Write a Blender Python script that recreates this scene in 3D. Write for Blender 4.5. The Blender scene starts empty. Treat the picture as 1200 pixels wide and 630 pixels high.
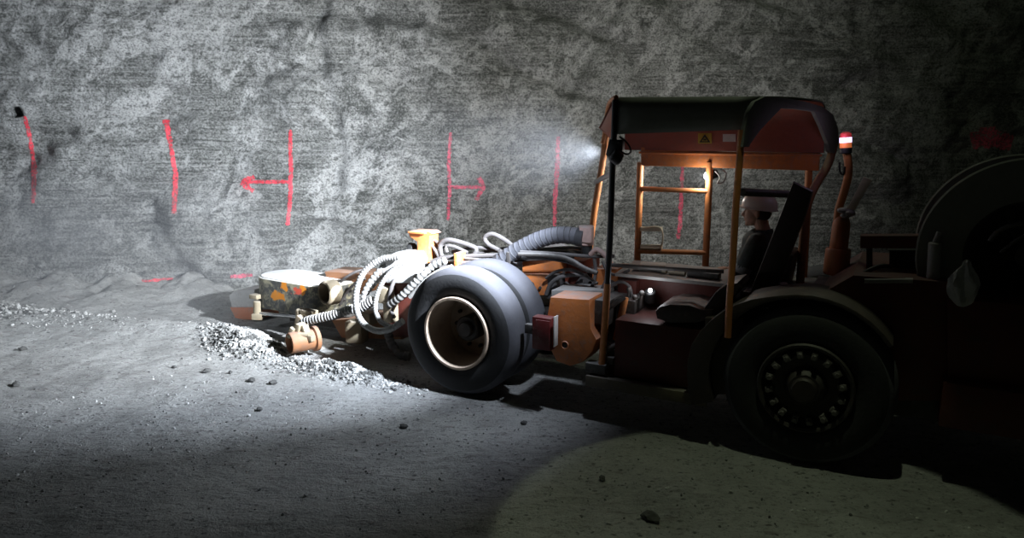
import bpy, bmesh, math, random
from mathutils import Vector, Matrix, noise
from mathutils.bvhtree import BVHTree
random.seed(7)
SC = bpy.context.scene
COL = SC.collection
PI = math.pi

# ---------------------------------------------------------------- camera model
FPX, PITCH, CAM_H = 850.0, math.radians(11), 2.3
CAM = Vector((0, 0, CAM_H))
CF = Vector((0, math.cos(PITCH), -math.sin(PITCH)))
CU = Vector((0, math.sin(PITCH), math.cos(PITCH)))
def ray(px, py):
    return (CF + Vector((1, 0, 0)) * ((px - 600) / FPX) + CU * ((315 - py) / FPX))
cam_d = bpy.data.cameras.new('camera')
cam_d.sensor_width = 36
cam_d.lens = 36 * FPX / 1200
cam_d.clip_end = 200
cam = bpy.data.objects.new('camera', cam_d)
COL.objects.link(cam)
cam.location = CAM
cam.rotation_euler = (PI / 2 - PITCH, 0, 0)
SC.camera = cam

# ------------------------------------------------------- machine's own axes
# local x runs to the machine's rear, y across it to the far side, z up
R_WHEEL = 0.56
ORG = Vector((-0.485, 6.025, 0))
TH = math.radians(28.31)
AX = Vector((math.cos(TH), -math.sin(TH), 0))
BX = Vector((math.sin(TH), math.cos(TH), 0))
def V(px, py, b):
    """point of the machine seen at a pixel, at distance b across the machine (local coordinates)"""
    d = ray(px, py)
    t = (b - (CAM - ORG).dot(BX)) / d.dot(BX)
    P = CAM + d * t - ORG
    return Vector((P.dot(AX), P.dot(BX), P.z))
def L2W(p):
    p = Vector(p)
    return ORG + AX * p.x + BX * p.y + Vector((0, 0, p.z))
def W2L(p):
    q = Vector(p) - ORG
    return Vector((q.dot(AX), q.dot(BX), q.z))
def onz(px, py, z=0.0):
    d = ray(px, py)
    return CAM + d * ((z - CAM.z) / d.z)

# ---------------------------------------------------------------- materials
def nt(name):
    m = bpy.data.materials.new(name)
    m.use_nodes = True
    t = m.node_tree
    b = t.nodes.get('Principled BSDF')
    return m, t, b
def N(t, kind, **kw):
    n = t.nodes.new(kind)
    for k, v in kw.items():
        if hasattr(n, k) and not isinstance(v, (tuple, list)) or k in ('operation', 'blend_type'):
            setattr(n, k, v)
        else:
            n.inputs[k.replace('_', ' ')].default_value = v
    return n
def mixc(t, fac, a, b, blend='MIX'):
    n = t.nodes.new('ShaderNodeMix'); n.data_type = 'RGBA'; n.blend_type = blend
    for idx, v in ((0, fac), (6, a), (7, b)):
        if hasattr(v, 'is_linked') or isinstance(v, bpy.types.NodeSocket):
            t.links.new(v, n.inputs[idx])
        else:
            n.inputs[idx].default_value = v if idx == 0 else (tuple(v) + (1,))[:4]
    return n.outputs[2]
def ramp(t, src, a, b, lo=0.0, hi=1.0):
    n = t.nodes.new('ShaderNodeMapRange')
    n.inputs['From Min'].default_value = a; n.inputs['From Max'].default_value = b
    n.inputs['To Min'].default_value = lo; n.inputs['To Max'].default_value = hi
    t.links.new(src, n.inputs['Value'])
    return n.outputs['Result']
def math_(t, op, a, b=None):
    n = t.nodes.new('ShaderNodeMath'); n.operation = op; n.use_clamp = False
    for i, v in enumerate((a, b)):
        if v is None: continue
        if isinstance(v, bpy.types.NodeSocket): t.links.new(v, n.inputs[i])
        else: n.inputs[i].default_value = v
    return n.outputs[0]
def coords(t, scale=(1, 1, 1), rot=(0, 0, 0), kind='Object', loc=(0, 0, 0)):
    tc = t.nodes.new('ShaderNodeTexCoord')
    mp = t.nodes.new('ShaderNodeMapping')
    mp.inputs['Scale'].default_value = scale
    mp.inputs['Rotation'].default_value = rot
    mp.inputs['Location'].default_value = loc
    t.links.new(tc.outputs[kind], mp.inputs['Vector'])
    return mp.outputs['Vector']
def noise_(t, vec, scale, detail=4, rough=0.6, dist=0.0):
    n = t.nodes.new('ShaderNodeTexNoise')
    n.inputs['Scale'].default_value = scale; n.inputs['Detail'].default_value = detail
    n.inputs['Roughness'].default_value = rough; n.inputs['Distortion'].default_value = dist
    if vec is not None: t.links.new(vec, n.inputs['Vector'])
    return n.outputs['Fac']
def bump_(t, bsdf, height, strength, dist):
    n = t.nodes.new('ShaderNodeBump')
    n.inputs['Strength'].default_value = strength; n.inputs['Distance'].default_value = dist
    t.links.new(height, n.inputs['Height'])
    t.links.new(n.outputs['Normal'], bsdf.inputs['Normal'])

def painted(name, col, rough=0.55, metal=0.0, dust=0.5, dustcol=(0.42, 0.41, 0.40), wear=0.3, wearcol=(0.10, 0.06, 0.04), scale=6):
    """worn paint or metal with salt dust settled on its upward faces"""
    m, t, b = nt(name)
    v = coords(t)
    n1 = noise_(t, v, scale, 6, 0.65)
    n2 = noise_(t, v, scale * 4, 5, 0.6)
    c = mixc(t, ramp(t, n1, 0.52, 0.68, 0, wear), col, wearcol)
    c = mixc(t, ramp(t, n2, 0.3, 0.75, 0, 0.35), c, tuple(x * 0.6 for x in col))
    g = t.nodes.new('ShaderNodeNewGeometry')
    s = t.nodes.new('ShaderNodeSeparateXYZ'); t.links.new(g.outputs['Normal'], s.inputs[0])
    up = ramp(t, s.outputs['Z'], 0.15, 0.95, 0, dust)
    up2 = math_(t, 'ADD', up, ramp(t, n2, 0.5, 0.8, 0, dust * 0.45))
    f = math_(t, 'MINIMUM', math_(t, 'MULTIPLY', up2, ramp(t, n1, 0.25, 0.6, 0.45, 1.1)), 1.0)
    c = mixc(t, f, c, dustcol)
    t.links.new(c, b.inputs['Base Color'])
    b.inputs['Roughness'].default_value = rough
    b.inputs['Metallic'].default_value = metal
    bump_(t, b, n2, 0.25, 0.01)
    return m
def plain(name, col, rough=0.5, metal=0.0, var=0.3, scale=12, bump=0.1):
    m, t, b = nt(name)
    n = noise_(t, coords(t), scale, 5)
    c = mixc(t, ramp(t, n, 0.3, 0.75, 0, 1), col, tuple(x * (1 - var) for x in col))
    t.links.new(c, b.inputs['Base Color'])
    b.inputs['Roughness'].default_value = rough; b.inputs['Metallic'].default_value = metal
    if bump: bump_(t, b, n, bump, 0.01)
    return m
def emit(name, col, strength):
    m, t, b = nt(name)
    b.inputs['Base Color'].default_value = tuple(col) + (1,)
    b.inputs['Emission Color'].default_value = tuple(col) + (1,)
    b.inputs['Emission Strength'].default_value = strength
    return m

M = {}
M['orange'] = painted('orange_paint', (0.62, 0.20, 0.055), dust=0.55, wear=0.35)
M['orange_post'] = painted('orange_post_paint', (0.55, 0.20, 0.06), dust=0.2, wear=0.55, wearcol=(0.16, 0.09, 0.05))
M['salmon'] = painted('faded_red_paint', (0.25, 0.058, 0.034), dust=0.12, wear=0.3)
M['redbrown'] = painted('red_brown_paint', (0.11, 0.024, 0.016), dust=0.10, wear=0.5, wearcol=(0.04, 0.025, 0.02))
M['step'] = painted('worn_step_steel', (0.11, 0.09, 0.06), dust=0.2, wear=0.5, wearcol=(0.04, 0.03, 0.025))
M['guard'] = painted('dark_brown_mudguard', (0.03, 0.022, 0.018), dust=0.04, wear=0.3)
M['clamp'] = painted('dull_clamp_steel', (0.13, 0.12, 0.11), dust=0.1, wear=0.5, wearcol=(0.05, 0.04, 0.03))
M['darkred'] = painted('dark_red_paint', (0.14, 0.014, 0.014), dust=0.15, wear=0.4)
M['canopy'] = painted('dark_green_grey_sheet', (0.19, 0.195, 0.165), dust=0.1, wear=0.2, rough=0.7)
M['dark'] = painted('dark_greasy_steel', (0.045, 0.04, 0.036), dust=0.35, wear=0.3, rough=0.6)
M['black'] = plain('black_plastic', (0.018, 0.018, 0.018), 0.5)
M['rubber'] = painted('black_tyre_rubber', (0.022, 0.022, 0.023), dust=0.0, wear=0.4, wearcol=(0.035, 0.033, 0.03), rough=0.8, scale=9)
M['tread'] = painted('dusty_tyre_tread', (0.075, 0.075, 0.085), dust=0.25, dustcol=(0.16, 0.16, 0.18), wear=0.5, wearcol=(0.045, 0.045, 0.05), rough=0.85, scale=7)
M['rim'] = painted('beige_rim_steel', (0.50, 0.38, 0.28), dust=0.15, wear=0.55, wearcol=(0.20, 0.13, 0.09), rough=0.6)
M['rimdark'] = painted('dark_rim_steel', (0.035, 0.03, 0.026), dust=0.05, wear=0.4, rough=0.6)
M['hose'] = painted('salt_covered_hose', (0.09, 0.082, 0.08), dust=0.5, dustcol=(0.15, 0.14, 0.138), wear=0.5, wearcol=(0.12, 0.12, 0.12), rough=0.8)
M['hosewhite'] = painted('salt_white_hose', (0.22, 0.215, 0.205), dust=0.6, dustcol=(0.42, 0.42, 0.40), wear=0.5, wearcol=(0.12, 0.12, 0.115), rough=0.85)
M['duct'] = painted('grey_duct', (0.09, 0.092, 0.105), dust=0.5, dustcol=(0.19, 0.19, 0.215), wear=0.3, wearcol=(0.08, 0.08, 0.09), rough=0.7)
M['wire'] = plain('dark_band', (0.05, 0.05, 0.055), 0.6)
M['saltcover'] = painted('salt_caked_cover', (0.78, 0.78, 0.77), dust=0.9, dustcol=(0.85, 0.85, 0.85), wear=0.1, wearcol=(0.5, 0.5, 0.5), rough=0.9)
M['steel'] = painted('worn_grey_steel', (0.30, 0.29, 0.28), dust=0.4, wear=0.5, wearcol=(0.22, 0.12, 0.07), rough=0.5)
M['chrome'] = plain('bright_piston_rod', (0.62, 0.62, 0.62), 0.25, 0.9)
M['tan'] = painted('salt_caked_tan_steel', (0.27, 0.225, 0.15), dust=0.5, dustcol=(0.36, 0.33, 0.28), wear=0.5, wearcol=(0.24, 0.14, 0.08), rough=0.75)
M['rust'] = painted('orange_brown_steel', (0.30, 0.135, 0.06), dust=0.25, wear=0.4, rough=0.7)
M['grease'] = painted('grey_panel_top', (0.34, 0.33, 0.31), dust=0.5, wear=0.4, rough=0.5)
M['pink'] = painted('dusty_pink_housing', (0.52, 0.36, 0.32), dust=0.5, wear=0.2)
M['seat'] = plain('black_vinyl', (0.05, 0.04, 0.037), 0.5)
M['seatdust'] = painted('dusty_brown_vinyl', (0.06, 0.045, 0.04), dust=0.5, dustcol=(0.32, 0.25, 0.22), wear=0.2)
M['wood'] = painted('dusty_pale_wood', (0.68, 0.60, 0.46), dust=0.3, wear=0.3, wearcol=(0.3, 0.25, 0.18), rough=0.8)
M['reel'] = painted('grey_green_reel_paint', (0.20, 0.20, 0.165), dust=0.1, wear=0.25, wearcol=(0.1, 0.09, 0.07), rough=0.7)
M['cable'] = plain('black_cable', (0.02, 0.02, 0.021), 0.6)
M['yellow'] = plain('yellow_sticker', (0.65, 0.45, 0.05), 0.5)
M['white'] = plain('white_sticker', (0.7, 0.68, 0.64), 0.5)
M['skin'] = plain('skin', (0.50, 0.27, 0.18), 0.55, 0, 0.2, 25, 0.05)
M['helmet'] = plain('white_helmet', (0.74, 0.68, 0.62), 0.35, 0, 0.12, 8, 0)
M['jacket'] = plain('dark_green_cloth', (0.075, 0.092, 0.085), 0.85, 0, 0.4, 30, 0.3)
M['stripe'] = plain('grey_reflective_strip', (0.28, 0.29, 0.28), 0.4)
M['trouser'] = plain('dark_trouser_cloth', (0.03, 0.035, 0.035), 0.9, 0, 0.4, 30, 0.3)
M['hair'] = plain('dark_brown_hair', (0.035, 0.022, 0.015), 0.8, 0, 0.4, 60, 0.4)
M['rock'] = plain('dark_grey_salt_stone', (0.09, 0.09, 0.085), 0.9, 0, 0.5, 30, 0.4)
M['copper'] = painted('orange_canister_paint', (0.56, 0.20, 0.08), dust=0.3, wear=0.4)

# drum paint: yellow-grey shell with blackened and orange worn patches
def drum_mat():
    m, t, b = nt('worn_yellow_grey_paint')
    v = coords(t)
    n1 = noise_(t, v, 5.5, 7, 0.7, 0.4); n2 = noise_(t, v, 18, 6, 0.7)
    c = mixc(t, ramp(t, n1, 0.42, 0.52, 0, 0.92), (0.36, 0.33, 0.22), (0.045, 0.05, 0.055))
    c = mixc(t, ramp(t, n2, 0.50, 0.60, 0, 0.6), c, (0.22, 0.20, 0.15))
    wv = t.nodes.new('ShaderNodeTexNoise'); wv.inputs['Scale'].default_value = 11; wv.inputs['Detail'].default_value = 5; t.links.new(v, wv.inputs['Vector'])
    for (px, py, rad, col) in [(333, 335, 0.06, (0.75, 0.26, 0.02)), (331, 346, 0.05, (0.75, 0.26, 0.02)), (321, 348, 0.055, (0.72, 0.27, 0.03)), (358, 339, 0.06, (0.75, 0.26, 0.02)), (350, 341, 0.05, (0.62, 0.09, 0.05)), (341, 342, 0.03, (0.62, 0.12, 0.06))]:
        q = V(px, py, 0.66)
        sub = t.nodes.new('ShaderNodeVectorMath'); sub.operation = 'SUBTRACT'; t.links.new(v, sub.inputs[0]); sub.inputs[1].default_value = q
        ln = t.nodes.new('ShaderNodeVectorMath'); ln.operation = 'LENGTH'; t.links.new(sub.outputs[0], ln.inputs[0])
        dd = math_(t, 'ADD', ln.outputs['Value'], math_(t, 'MULTIPLY', math_(t, 'SUBTRACT', wv.outputs['Fac'], 0.5), 0.22))
        c = mixc(t, ramp(t, dd, rad + 0.004, rad - 0.008), c, col)
    g = t.nodes.new('ShaderNodeNewGeometry')
    s = t.nodes.new('ShaderNodeSeparateXYZ'); t.links.new(g.outputs['Normal'], s.inputs[0])
    c = mixc(t, ramp(t, s.outputs['Z'], 0.3, 0.9, 0, 0.92), c, (0.72, 0.71, 0.66))
    t.links.new(c, b.inputs['Base Color'])
    b.inputs['Roughness'].default_value = 0.6
    bump_(t, b, n2, 0.3, 0.01)
    return m
M['drum'] = drum_mat()

def wall_mat():
    m, t, b = nt('salt_rock_wall')
    tc = t.nodes.new('ShaderNodeTexCoord'); raw = tc.outputs['Object']
    def warped(scale, amt):
        w = t.nodes.new('ShaderNodeTexNoise'); w.inputs['Scale'].default_value = scale; w.inputs['Detail'].default_value = 4
        t.links.new(raw, w.inputs['Vector'])
        vm = t.nodes.new('ShaderNodeVectorMath'); vm.operation = 'MULTIPLY_ADD'
        t.links.new(w.outputs['Color'], vm.inputs[0]); vm.inputs[1].default_value = amt
        t.links.new(raw, vm.inputs[2]); return vm.outputs[0]
    big = warped(0.5, (1.0, 1.0, 0.8)); sm = warped(2.5, (0.22, 0.22, 0.22))
    def vec(scale, rot=(0, 0, 0), src=None, loc=(0, 0, 0)):
        mp = t.nodes.new('ShaderNodeMapping'); mp.vector_type = 'TEXTURE'; mp.inputs['Scale'].default_value = tuple(1 / q for q in scale); mp.inputs['Rotation'].default_value = rot; mp.inputs['Location'].default_value = loc
        t.links.new(src or big, mp.inputs['Vector']); return mp.outputs['Vector']
    tone = noise_(t, vec((1, 1, 1.6)), 0.5, 3, 0.5)
    bed = noise_(t, vec((0.35, 0.35, 7)), 1.4, 7, 0.7)                       # broad bedding
    bedf = noise_(t, vec((0.7, 0.7, 26), src=warped(1.2, (0.1, 0.1, 0.10))), 1.2, 6, 0.62)               # fine striation
    fine = noise_(t, raw, 34, 7, 0.85)
    mid = noise_(t, vec((1, 1, 1.5), src=sm), 7, 7, 0.8)
    # rock tilts: smears lie along two diagonals
    sm1 = noise_(t, vec((0.5, 0.5, 1.5), (0, 0.7, 0)), 0.95, 10, 0.68)
    sm2 = noise_(t, vec((0.5, 0.5, 1.5), (0, -0.75, 0), loc=(4, 1, 2)), 0.95, 10, 0.68)
    dk = noise_(t, vec((1.5, 1.5, 0.5), (0, 0.2, 0), loc=(9, 3, 1)), 0.9, 9, 0.68)
    reg = ramp(t, noise_(t, vec((1, 1, 1), loc=(2, 7, 5)), 0.55, 2, 0.5), 0.42, 0.60)
    def vein(scale, rot, k, w1, loc):
        n = noise_(t, vec(scale, rot, loc=loc), k, 7, 0.62)
        r = math_(t, 'ABSOLUTE', math_(t, 'SUBTRACT', n, 0.5))
        return ramp(t, r, 0.0, w1, 1, 0)
    vm1 = ramp(t, noise_(t, vec((1, 1, 1), loc=(1, 1, 8)), 0.9, 4, 0.6), 0.46, 0.55)
    vm2 = ramp(t, noise_(t, vec((1, 1, 1), loc=(6, 1, 3)), 0.9, 4, 0.6), 0.46, 0.55)
    v1 = math_(t, 'MULTIPLY', vein((1.3, 1.3, 0.35), (0, 0.15, 0), 0.9, 0.05, (0, 0, 0)), vm1)
    v2 = math_(t, 'MULTIPLY', vein((0.7, 0.7, 2.0), (0, -0.8, 0), 0.8, 0.05, (3, 0, 0)), vm2)
    def cells(scale, src, k):
        vo = t.nodes.new('ShaderNodeTexVoronoi'); vo.inputs['Scale'].default_value = k
        t.links.new(vec(scale, (0, 0.5, 0), src), vo.inputs['Vector'])
        sp = t.nodes.new('ShaderNodeSeparateColor'); t.links.new(vo.outputs['Color'], sp.inputs[0])
        return sp.outputs[0], sp.outputs[1]
    sharp = warped(6.0, (0.12, 0.12, 0.12))
    ca, cb = cells((0.6, 0.6, 1.5), sharp, 3.2)
    cc, cd = cells((0.7, 0.7, 1.6), sharp, 9.0)
    c = mixc(t, ramp(t, tone, 0.38, 0.62), (0.12, 0.128, 0.117), (0.24, 0.248, 0.232))
    c = mixc(t, ramp(t, ca, 0.2, 1.0, 0, 0.30), c, (0.36, 0.365, 0.345))
    c = mixc(t, ramp(t, cc, 0.55, 1.0, 0, 0.22), c, (0.45, 0.455, 0.44))
    c = mixc(t, ramp(t, cd, 0.6, 1.0, 0, 0.25), c, (0.06, 0.064, 0.058))
    c = mixc(t, ramp(t, bed, 0.42, 0.60, 0, 0.5), c, (0.33, 0.335, 0.32))
    c = mixc(t, ramp(t, bedf, 0.53, 0.66, 0, 0.65), c, (0.55, 0.555, 0.54))
    c = mixc(t, ramp(t, bedf, 0.47, 0.36, 0, 0.75), c, (0.045, 0.048, 0.043))
    c = mixc(t, ramp(t, dk, 0.54, 0.59, 0, 0.7), c, (0.05, 0.055, 0.049))
    s1 = math_(t, 'MULTIPLY', ramp(t, sm1, 0.558, 0.588, 0, 1.0), reg)
    s2 = math_(t, 'MULTIPLY', ramp(t, sm2, 0.564, 0.594, 0, 1.0), math_(t, 'SUBTRACT', 1.0, math_(t, 'MULTIPLY', reg, 0.7)))
    white = math_(t, 'MAXIMUM', math_(t, 'MAXIMUM', s1, s2), math_(t, 'MAXIMUM', v1, v2))
    white = math_(t, 'MULTIPLY', white, ramp(t, mid, 0.36, 0.50, 0.3, 1))
    c = mixc(t, white, c, (0.59, 0.595, 0.58))
    c = mixc(t, ramp(t, fine, 0.50, 0.62, 0, 0.6), c, (0.62, 0.62, 0.605))
    c = mixc(t, ramp(t, fine, 0.50, 0.42, 0, 0.8), c, (0.04, 0.042, 0.038))
    c = mixc(t, ramp(t, mid, 0.46, 0.38, 0, 0.7), c, (0.045, 0.049, 0.044))
    t.links.new(c, b.inputs['Base Color'])
    b.inputs['Roughness'].default_value = 0.75
    h = math_(t, 'ADD', math_(t, 'MULTIPLY', bed, 0.5), math_(t, 'ADD', math_(t, 'MULTIPLY', mid, 0.9), math_(t, 'ADD', math_(t, 'MULTIPLY', fine, 0.25), math_(t, 'MULTIPLY', ca, 0.12))))
    bump_(t, b, h, 1.0, 0.12)
    return m
def floor_mat():
    m, t, b = nt('crushed_salt_floor')
    v = coords(t)
    n1 = noise_(t, v, 0.9, 6, 0.6); n2 = noise_(t, v, 16, 6, 0.75); n3 = noise_(t, coords(t, (5, 14, 5), (0, 0, 0.35)), 1.2, 6, 0.7)
    n4 = noise_(t, v, 60, 4, 0.7)
    vo = t.nodes.new('ShaderNodeTexVoronoi'); vo.inputs['Scale'].default_value = 22
    t.links.new(coords(t, (0.6, 1, 1)), vo.inputs['Vector'])
    crumbs = math_(t, 'MULTIPLY', ramp(t, vo.outputs['Distance'], 0.32, 0.18), ramp(t, n2, 0.48, 0.56))
    c = mixc(t, ramp(t, n1, 0.38, 0.62), (0.36, 0.36, 0.345), (0.52, 0.52, 0.50))
    c = mixc(t, ramp(t, n3, 0.55, 0.66, 0, 0.5), c, (0.17, 0.13, 0.12))
    c = mixc(t, ramp(t, n3, 0.47, 0.38, 0, 0.5), c, (0.55, 0.55, 0.53))
    c = mixc(t, ramp(t, n2, 0.45, 0.34, 0, 0.6), c, (0.12, 0.12, 0.115))
    c = mixc(t, ramp(t, n4, 0.45, 0.34, 0, 0.5), c, (0.09, 0.09, 0.085))
    c = mixc(t, math_(t, 'MULTIPLY', crumbs, 0.8), c, (0.06, 0.06, 0.056))
    t.links.new(c, b.inputs['Base Color'])
    b.inputs['Roughness'].default_value = 0.85
    h = math_(t, 'ADD', math_(t, 'MULTIPLY', n3, 0.8), math_(t, 'ADD', math_(t, 'MULTIPLY', n2, 0.5), math_(t, 'MULTIPLY', n4, 0.35)))
    bump_(t, b, h, 1.0, 0.075)
    return m
M['wall'] = wall_mat(); M['floor'] = floor_mat()
def rubble_mat():
    m, t, b = nt('crushed_salt_lumps')
    v = coords(t)
    vo = t.nodes.new('ShaderNodeTexVoronoi'); vo.inputs['Scale'].default_value = 14; t.links.new(v, vo.inputs['Vector'])
    sp = t.nodes.new('ShaderNodeSeparateColor'); t.links.new(vo.outputs['Color'], sp.inputs[0])
    c = mixc(t, ramp(t, sp.outputs[0], 0.1, 0.9), (0.10, 0.10, 0.095), (0.55, 0.55, 0.53))
    t.links.new(c, b.inputs['Base Color']); b.inputs['Roughness'].default_value = 0.9
    return m
M['rubble'] = rubble_mat()
def spray_mat(name, col):
    m, t, b = nt(name)
    b.inputs['Base Color'].default_value = col + (1,)
    b.inputs['Roughness'].default_value = 0.6
    n = noise_(t, coords(t), 26, 6, 0.75); n2 = noise_(t, coords(t), 5, 3)
    a = math_(t, 'MULTIPLY', ramp(t, n, 0.34, 0.58), ramp(t, n2, 0.25, 0.5, 0.45, 0.95))
    t.links.new(a, b.inputs['Alpha'])
    return m
M['spray'] = spray_mat('red_spray_paint', (0.78, 0.06, 0.09))
M['spraydim'] = spray_mat('pink_red_spray_paint', (0.62, 0.09, 0.15))

# ---------------------------------------------------------------- mesh helpers
class MB:
    def __init__(s): s.bm = bmesh.new()
    def box(s, c, size, rot=None, bev=0.008):
        """box centred at c, sizes along local axes"""
        r = bmesh.ops.create_cube(s.bm, size=1.0)
        mat = Matrix.Translation(Vector(c)) @ (rot.to_4x4() if rot is not None else Matrix()) @ Matrix.Diagonal((size[0], size[1], size[2], 1))
        bmesh.ops.transform(s.bm, matrix=mat, verts=r['verts'])
        if bev:
            es = list({e for v in r['verts'] for e in v.link_edges})
            bmesh.ops.bevel(s.bm, geom=es, offset=min(bev, min(size) * 0.3), segments=2, profile=0.6, affect='EDGES')
        return s
    def prism(s, pts, ext, bev=0.006):
        """closed outline pts, extruded by vector ext"""
        vs = [s.bm.verts.new(p) for p in pts]; ws = [s.bm.verts.new(Vector(p) + Vector(ext)) for p in pts]
        n = len(pts); fs = [s.bm.faces.new(vs), s.bm.faces.new(list(reversed(ws)))]
        for i in range(n): fs.append(s.bm.faces.new((vs[(i + 1) % n], vs[i], ws[i], ws[(i + 1) % n])))
        bmesh.ops.recalc_face_normals(s.bm, faces=fs)
        if bev:
            es = list({e for f in fs[:2] for e in f.edges})
            bmesh.ops.bevel(s.bm, geom=es, offset=bev, segments=2, profile=0.6, affect='EDGES')
        return s
    def ring(s, c, u, v, r, n): return [s.bm.verts.new(c + (u * math.cos(2 * PI * i / n) + v * math.sin(2 * PI * i / n)) * r) for i in range(n)]
    def skin_rings(s, rings, cap=True, closed=False):
        n = len(rings[0]); fs = []
        pairs = list(zip(rings, rings[1:])) + ([(rings[-1], rings[0])] if closed else [])
        for a, b in pairs:
            for i in range(n): fs.append(s.bm.faces.new((a[i], a[(i + 1) % n], b[(i + 1) % n], b[i])))
        if cap and not closed:
            fs.append(s.bm.faces.new(list(reversed(rings[0])))); fs.append(s.bm.faces.new(rings[-1]))
        bmesh.ops.recalc_face_normals(s.bm, faces=fs)
        return s
    def lathe(s, prof, c, axis, n=48, closed=False, cap=False):
        """prof: (distance along axis, radius)"""
        ax = Vector(axis).normalized(); u = ax.orthogonal().normalized(); v = ax.cross(u)
        c = Vector(c)
        return s.skin_rings([s.ring(c + ax * d, u, v, max(r, 1e-4), n) for d, r in prof], cap, closed)
    def cyl(s, p0, p1, r, r1=None, n=20, bev=0.0):
        p0, p1 = Vector(p0), Vector(p1); d = (p1 - p0); L = d.length; r1 = r if r1 is None else r1
        if bev: prof = [(0, r - bev), (bev, r), (L - bev, r1), (L, r1 - bev)]
        else: prof = [(0, r), (L, r1)]
        return s.lathe(prof, p0, d, n, cap=True)
    def tube(s, pts, r, n=12, step=0.03, corr=0.0, period=0.04, ends=None, radf=None):
        """smooth tube through pts; corr gives corrugation depth"""
        P = [Vector(p) for p in pts]
        path = spline(P, step if not corr else period / 4)
        rings = []; t0 = (path[1] - path[0]).normalized(); u = t0.orthogonal().normalized()
        dist = 0
        for i, p in enumerate(path):
            t = (path[min(i + 1, len(path) - 1)] - path[max(i - 1, 0)])
            t = t.normalized() if t.length > 1e-9 else t0
            u = (u - t * u.dot(t)).normalized(); v = t.cross(u)
            if i: dist += (p - path[i - 1]).length
            rr = r
            if radf: rr = radf(dist)
            if corr: rr += corr * math.sin(dist / period * 2 * PI)
            rings.append(s.ring(p, u, v, rr, n)); t0 = t
        return s.skin_rings(rings)
    def ball(s, c, r, sc=(1, 1, 1), seg=16, rot=None):
        q = bmesh.ops.create_uvsphere(s.bm, u_segments=seg, v_segments=max(6, seg * 2 // 3), radius=1)
        mat = Matrix.Translation(Vector(c)) @ (rot.to_4x4() if rot is not None else Matrix()) @ Matrix.Diagonal((r * sc[0], r * sc[1], r * sc[2], 1))
        bmesh.ops.transform(s.bm, matrix=mat, verts=q['verts']); return s
    def build(s, name, m, parent=None, smooth=35):
        me = bpy.data.meshes.new(name)
        s.bm.to_mesh(me); s.bm.free()
        o = bpy.data.objects.new(name, me); COL.objects.link(o)
        me.materials.append(m)
        if smooth:
            me.shade_smooth()
            try: me.set_sharp_from_angle(angle=math.radians(smooth))
            except Exception: pass
        if parent is not None: o.parent = parent
        return o
def spline(P, step):
    if len(P) == 2:
        n = max(2, int((P[1] - P[0]).length / step)); return [P[0].lerp(P[1], i / n) for i in range(n + 1)]
    out = []
    Q = [P[0] * 2 - P[1]] + P + [P[-1] * 2 - P[-2]]
    for i in range(1, len(Q) - 2):
        a, b, c, d = Q[i - 1:i + 3]
        n = max(2, int((c - b).length / step))
        for k in range(n):
            t = k / n
            out.append(0.5 * ((2 * b) + (c - a) * t + (2 * a - 5 * b + 4 * c - d) * t * t + (3 * b - a - 3 * c + d) * t ** 3))
    out.append(P[-1]); return out
def tag(o, label, cat, group=None, kind=None):
    o['label'] = label; o['category'] = cat
    if group: o['group'] = group
    if kind: o['kind'] = kind
    return o
def empty(name, loc, rz=0.0, parent=None):
    o = bpy.data.objects.new(name, None); COL.objects.link(o); o.empty_display_size = 0.2
    o.location = loc; o.rotation_euler = (0, 0, rz)
    if parent: o.parent = parent
    return o
def ontop(o, p):   # move a top-level mesh built in machine coordinates onto the machine's axes, with its origin at its base p
    p = Vector(p)
    o.data.transform(Matrix.Translation(-p)); o.location = L2W(p); o.rotation_euler = (0, 0, -TH); return o

# ================================================================ THE SETTING
def fbm(p, s, o=5): return noise.fractal(Vector(p) * s, 0.9, 2.1, o)
def wall_y(x, z):
    y = 10.25 + 0.10 * (x + 3)
    y += 0.20 * fbm((x * 0.9, 1.3, z), 0.55, 4)
    y += 0.10 * fbm((x * 0.6, 7.7, z * 1.6), 1.3, 5)
    r = 1 - abs(noise.noise(Vector((x * 0.45 + z * 0.35, 3.1, z * 0.9))))
    y += 0.22 * max(0, r - 0.72) * 3
    y += 0.035 * fbm((x * 0.8, 2.2, z * 4.5), 1.6, 4)
    y += 0.03 * fbm((x, 5.2, z), 5.0, 3)
    # a broken ledge running up behind the machine's cab
    t = (x - 0.9) - 0.55 * (z - 3.0)
    y += 0.34 * math.exp(-(t / 0.15) ** 2) * max(0, min(1, (z - 1.9) / 0.8)) * (0.6 + 0.5 * noise.noise(Vector((x * 2, 0, z * 3))))
    t = x + 2.55 + 0.12 * math.sin(z * 2.3)
    y += 0.16 * math.exp(-(t / 0.13) ** 2) * max(0, min(1, (z - 0.6) / 0.6)) * (0.7 + 0.6 * noise.noise(Vector((2, z * 2.2, 5))))
    if z < 0.7: y -= 0.25 * (0.7 - z) ** 2
    hx, hz = HOLE
    d = math.hypot(x - hx, z - hz)
    if d < 0.07: y += 0.4
    return y
HOLE = (-6.63, 2.50)
def grid_mesh(name, fn, nx, ny, m):
    me = bpy.data.meshes.new(name)
    vs = [fn(i / nx, j / ny) for j in range(ny + 1) for i in range(nx + 1)]
    fs = [(j * (nx + 1) + i, j * (nx + 1) + i + 1, (j + 1) * (nx + 1) + i + 1, (j + 1) * (nx + 1) + i) for j in range(ny) for i in range(nx)]
    me.from_pydata(vs, [], fs); me.shade_smooth(); me.materials.append(m)
    o = bpy.data.objects.new(name, me); COL.objects.link(o)
    return o
X0, X1, Z1 = -12.0, 15.0, 6.2
wall = grid_mesh('wall_back', lambda u, v: (X0 + (X1 - X0) * u, wall_y(X0 + (X1 - X0) * u, -0.3 + (Z1 + 0.3) * v), -0.3 + (Z1 + 0.3) * v), 640, 160, M['wall'])
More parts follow.
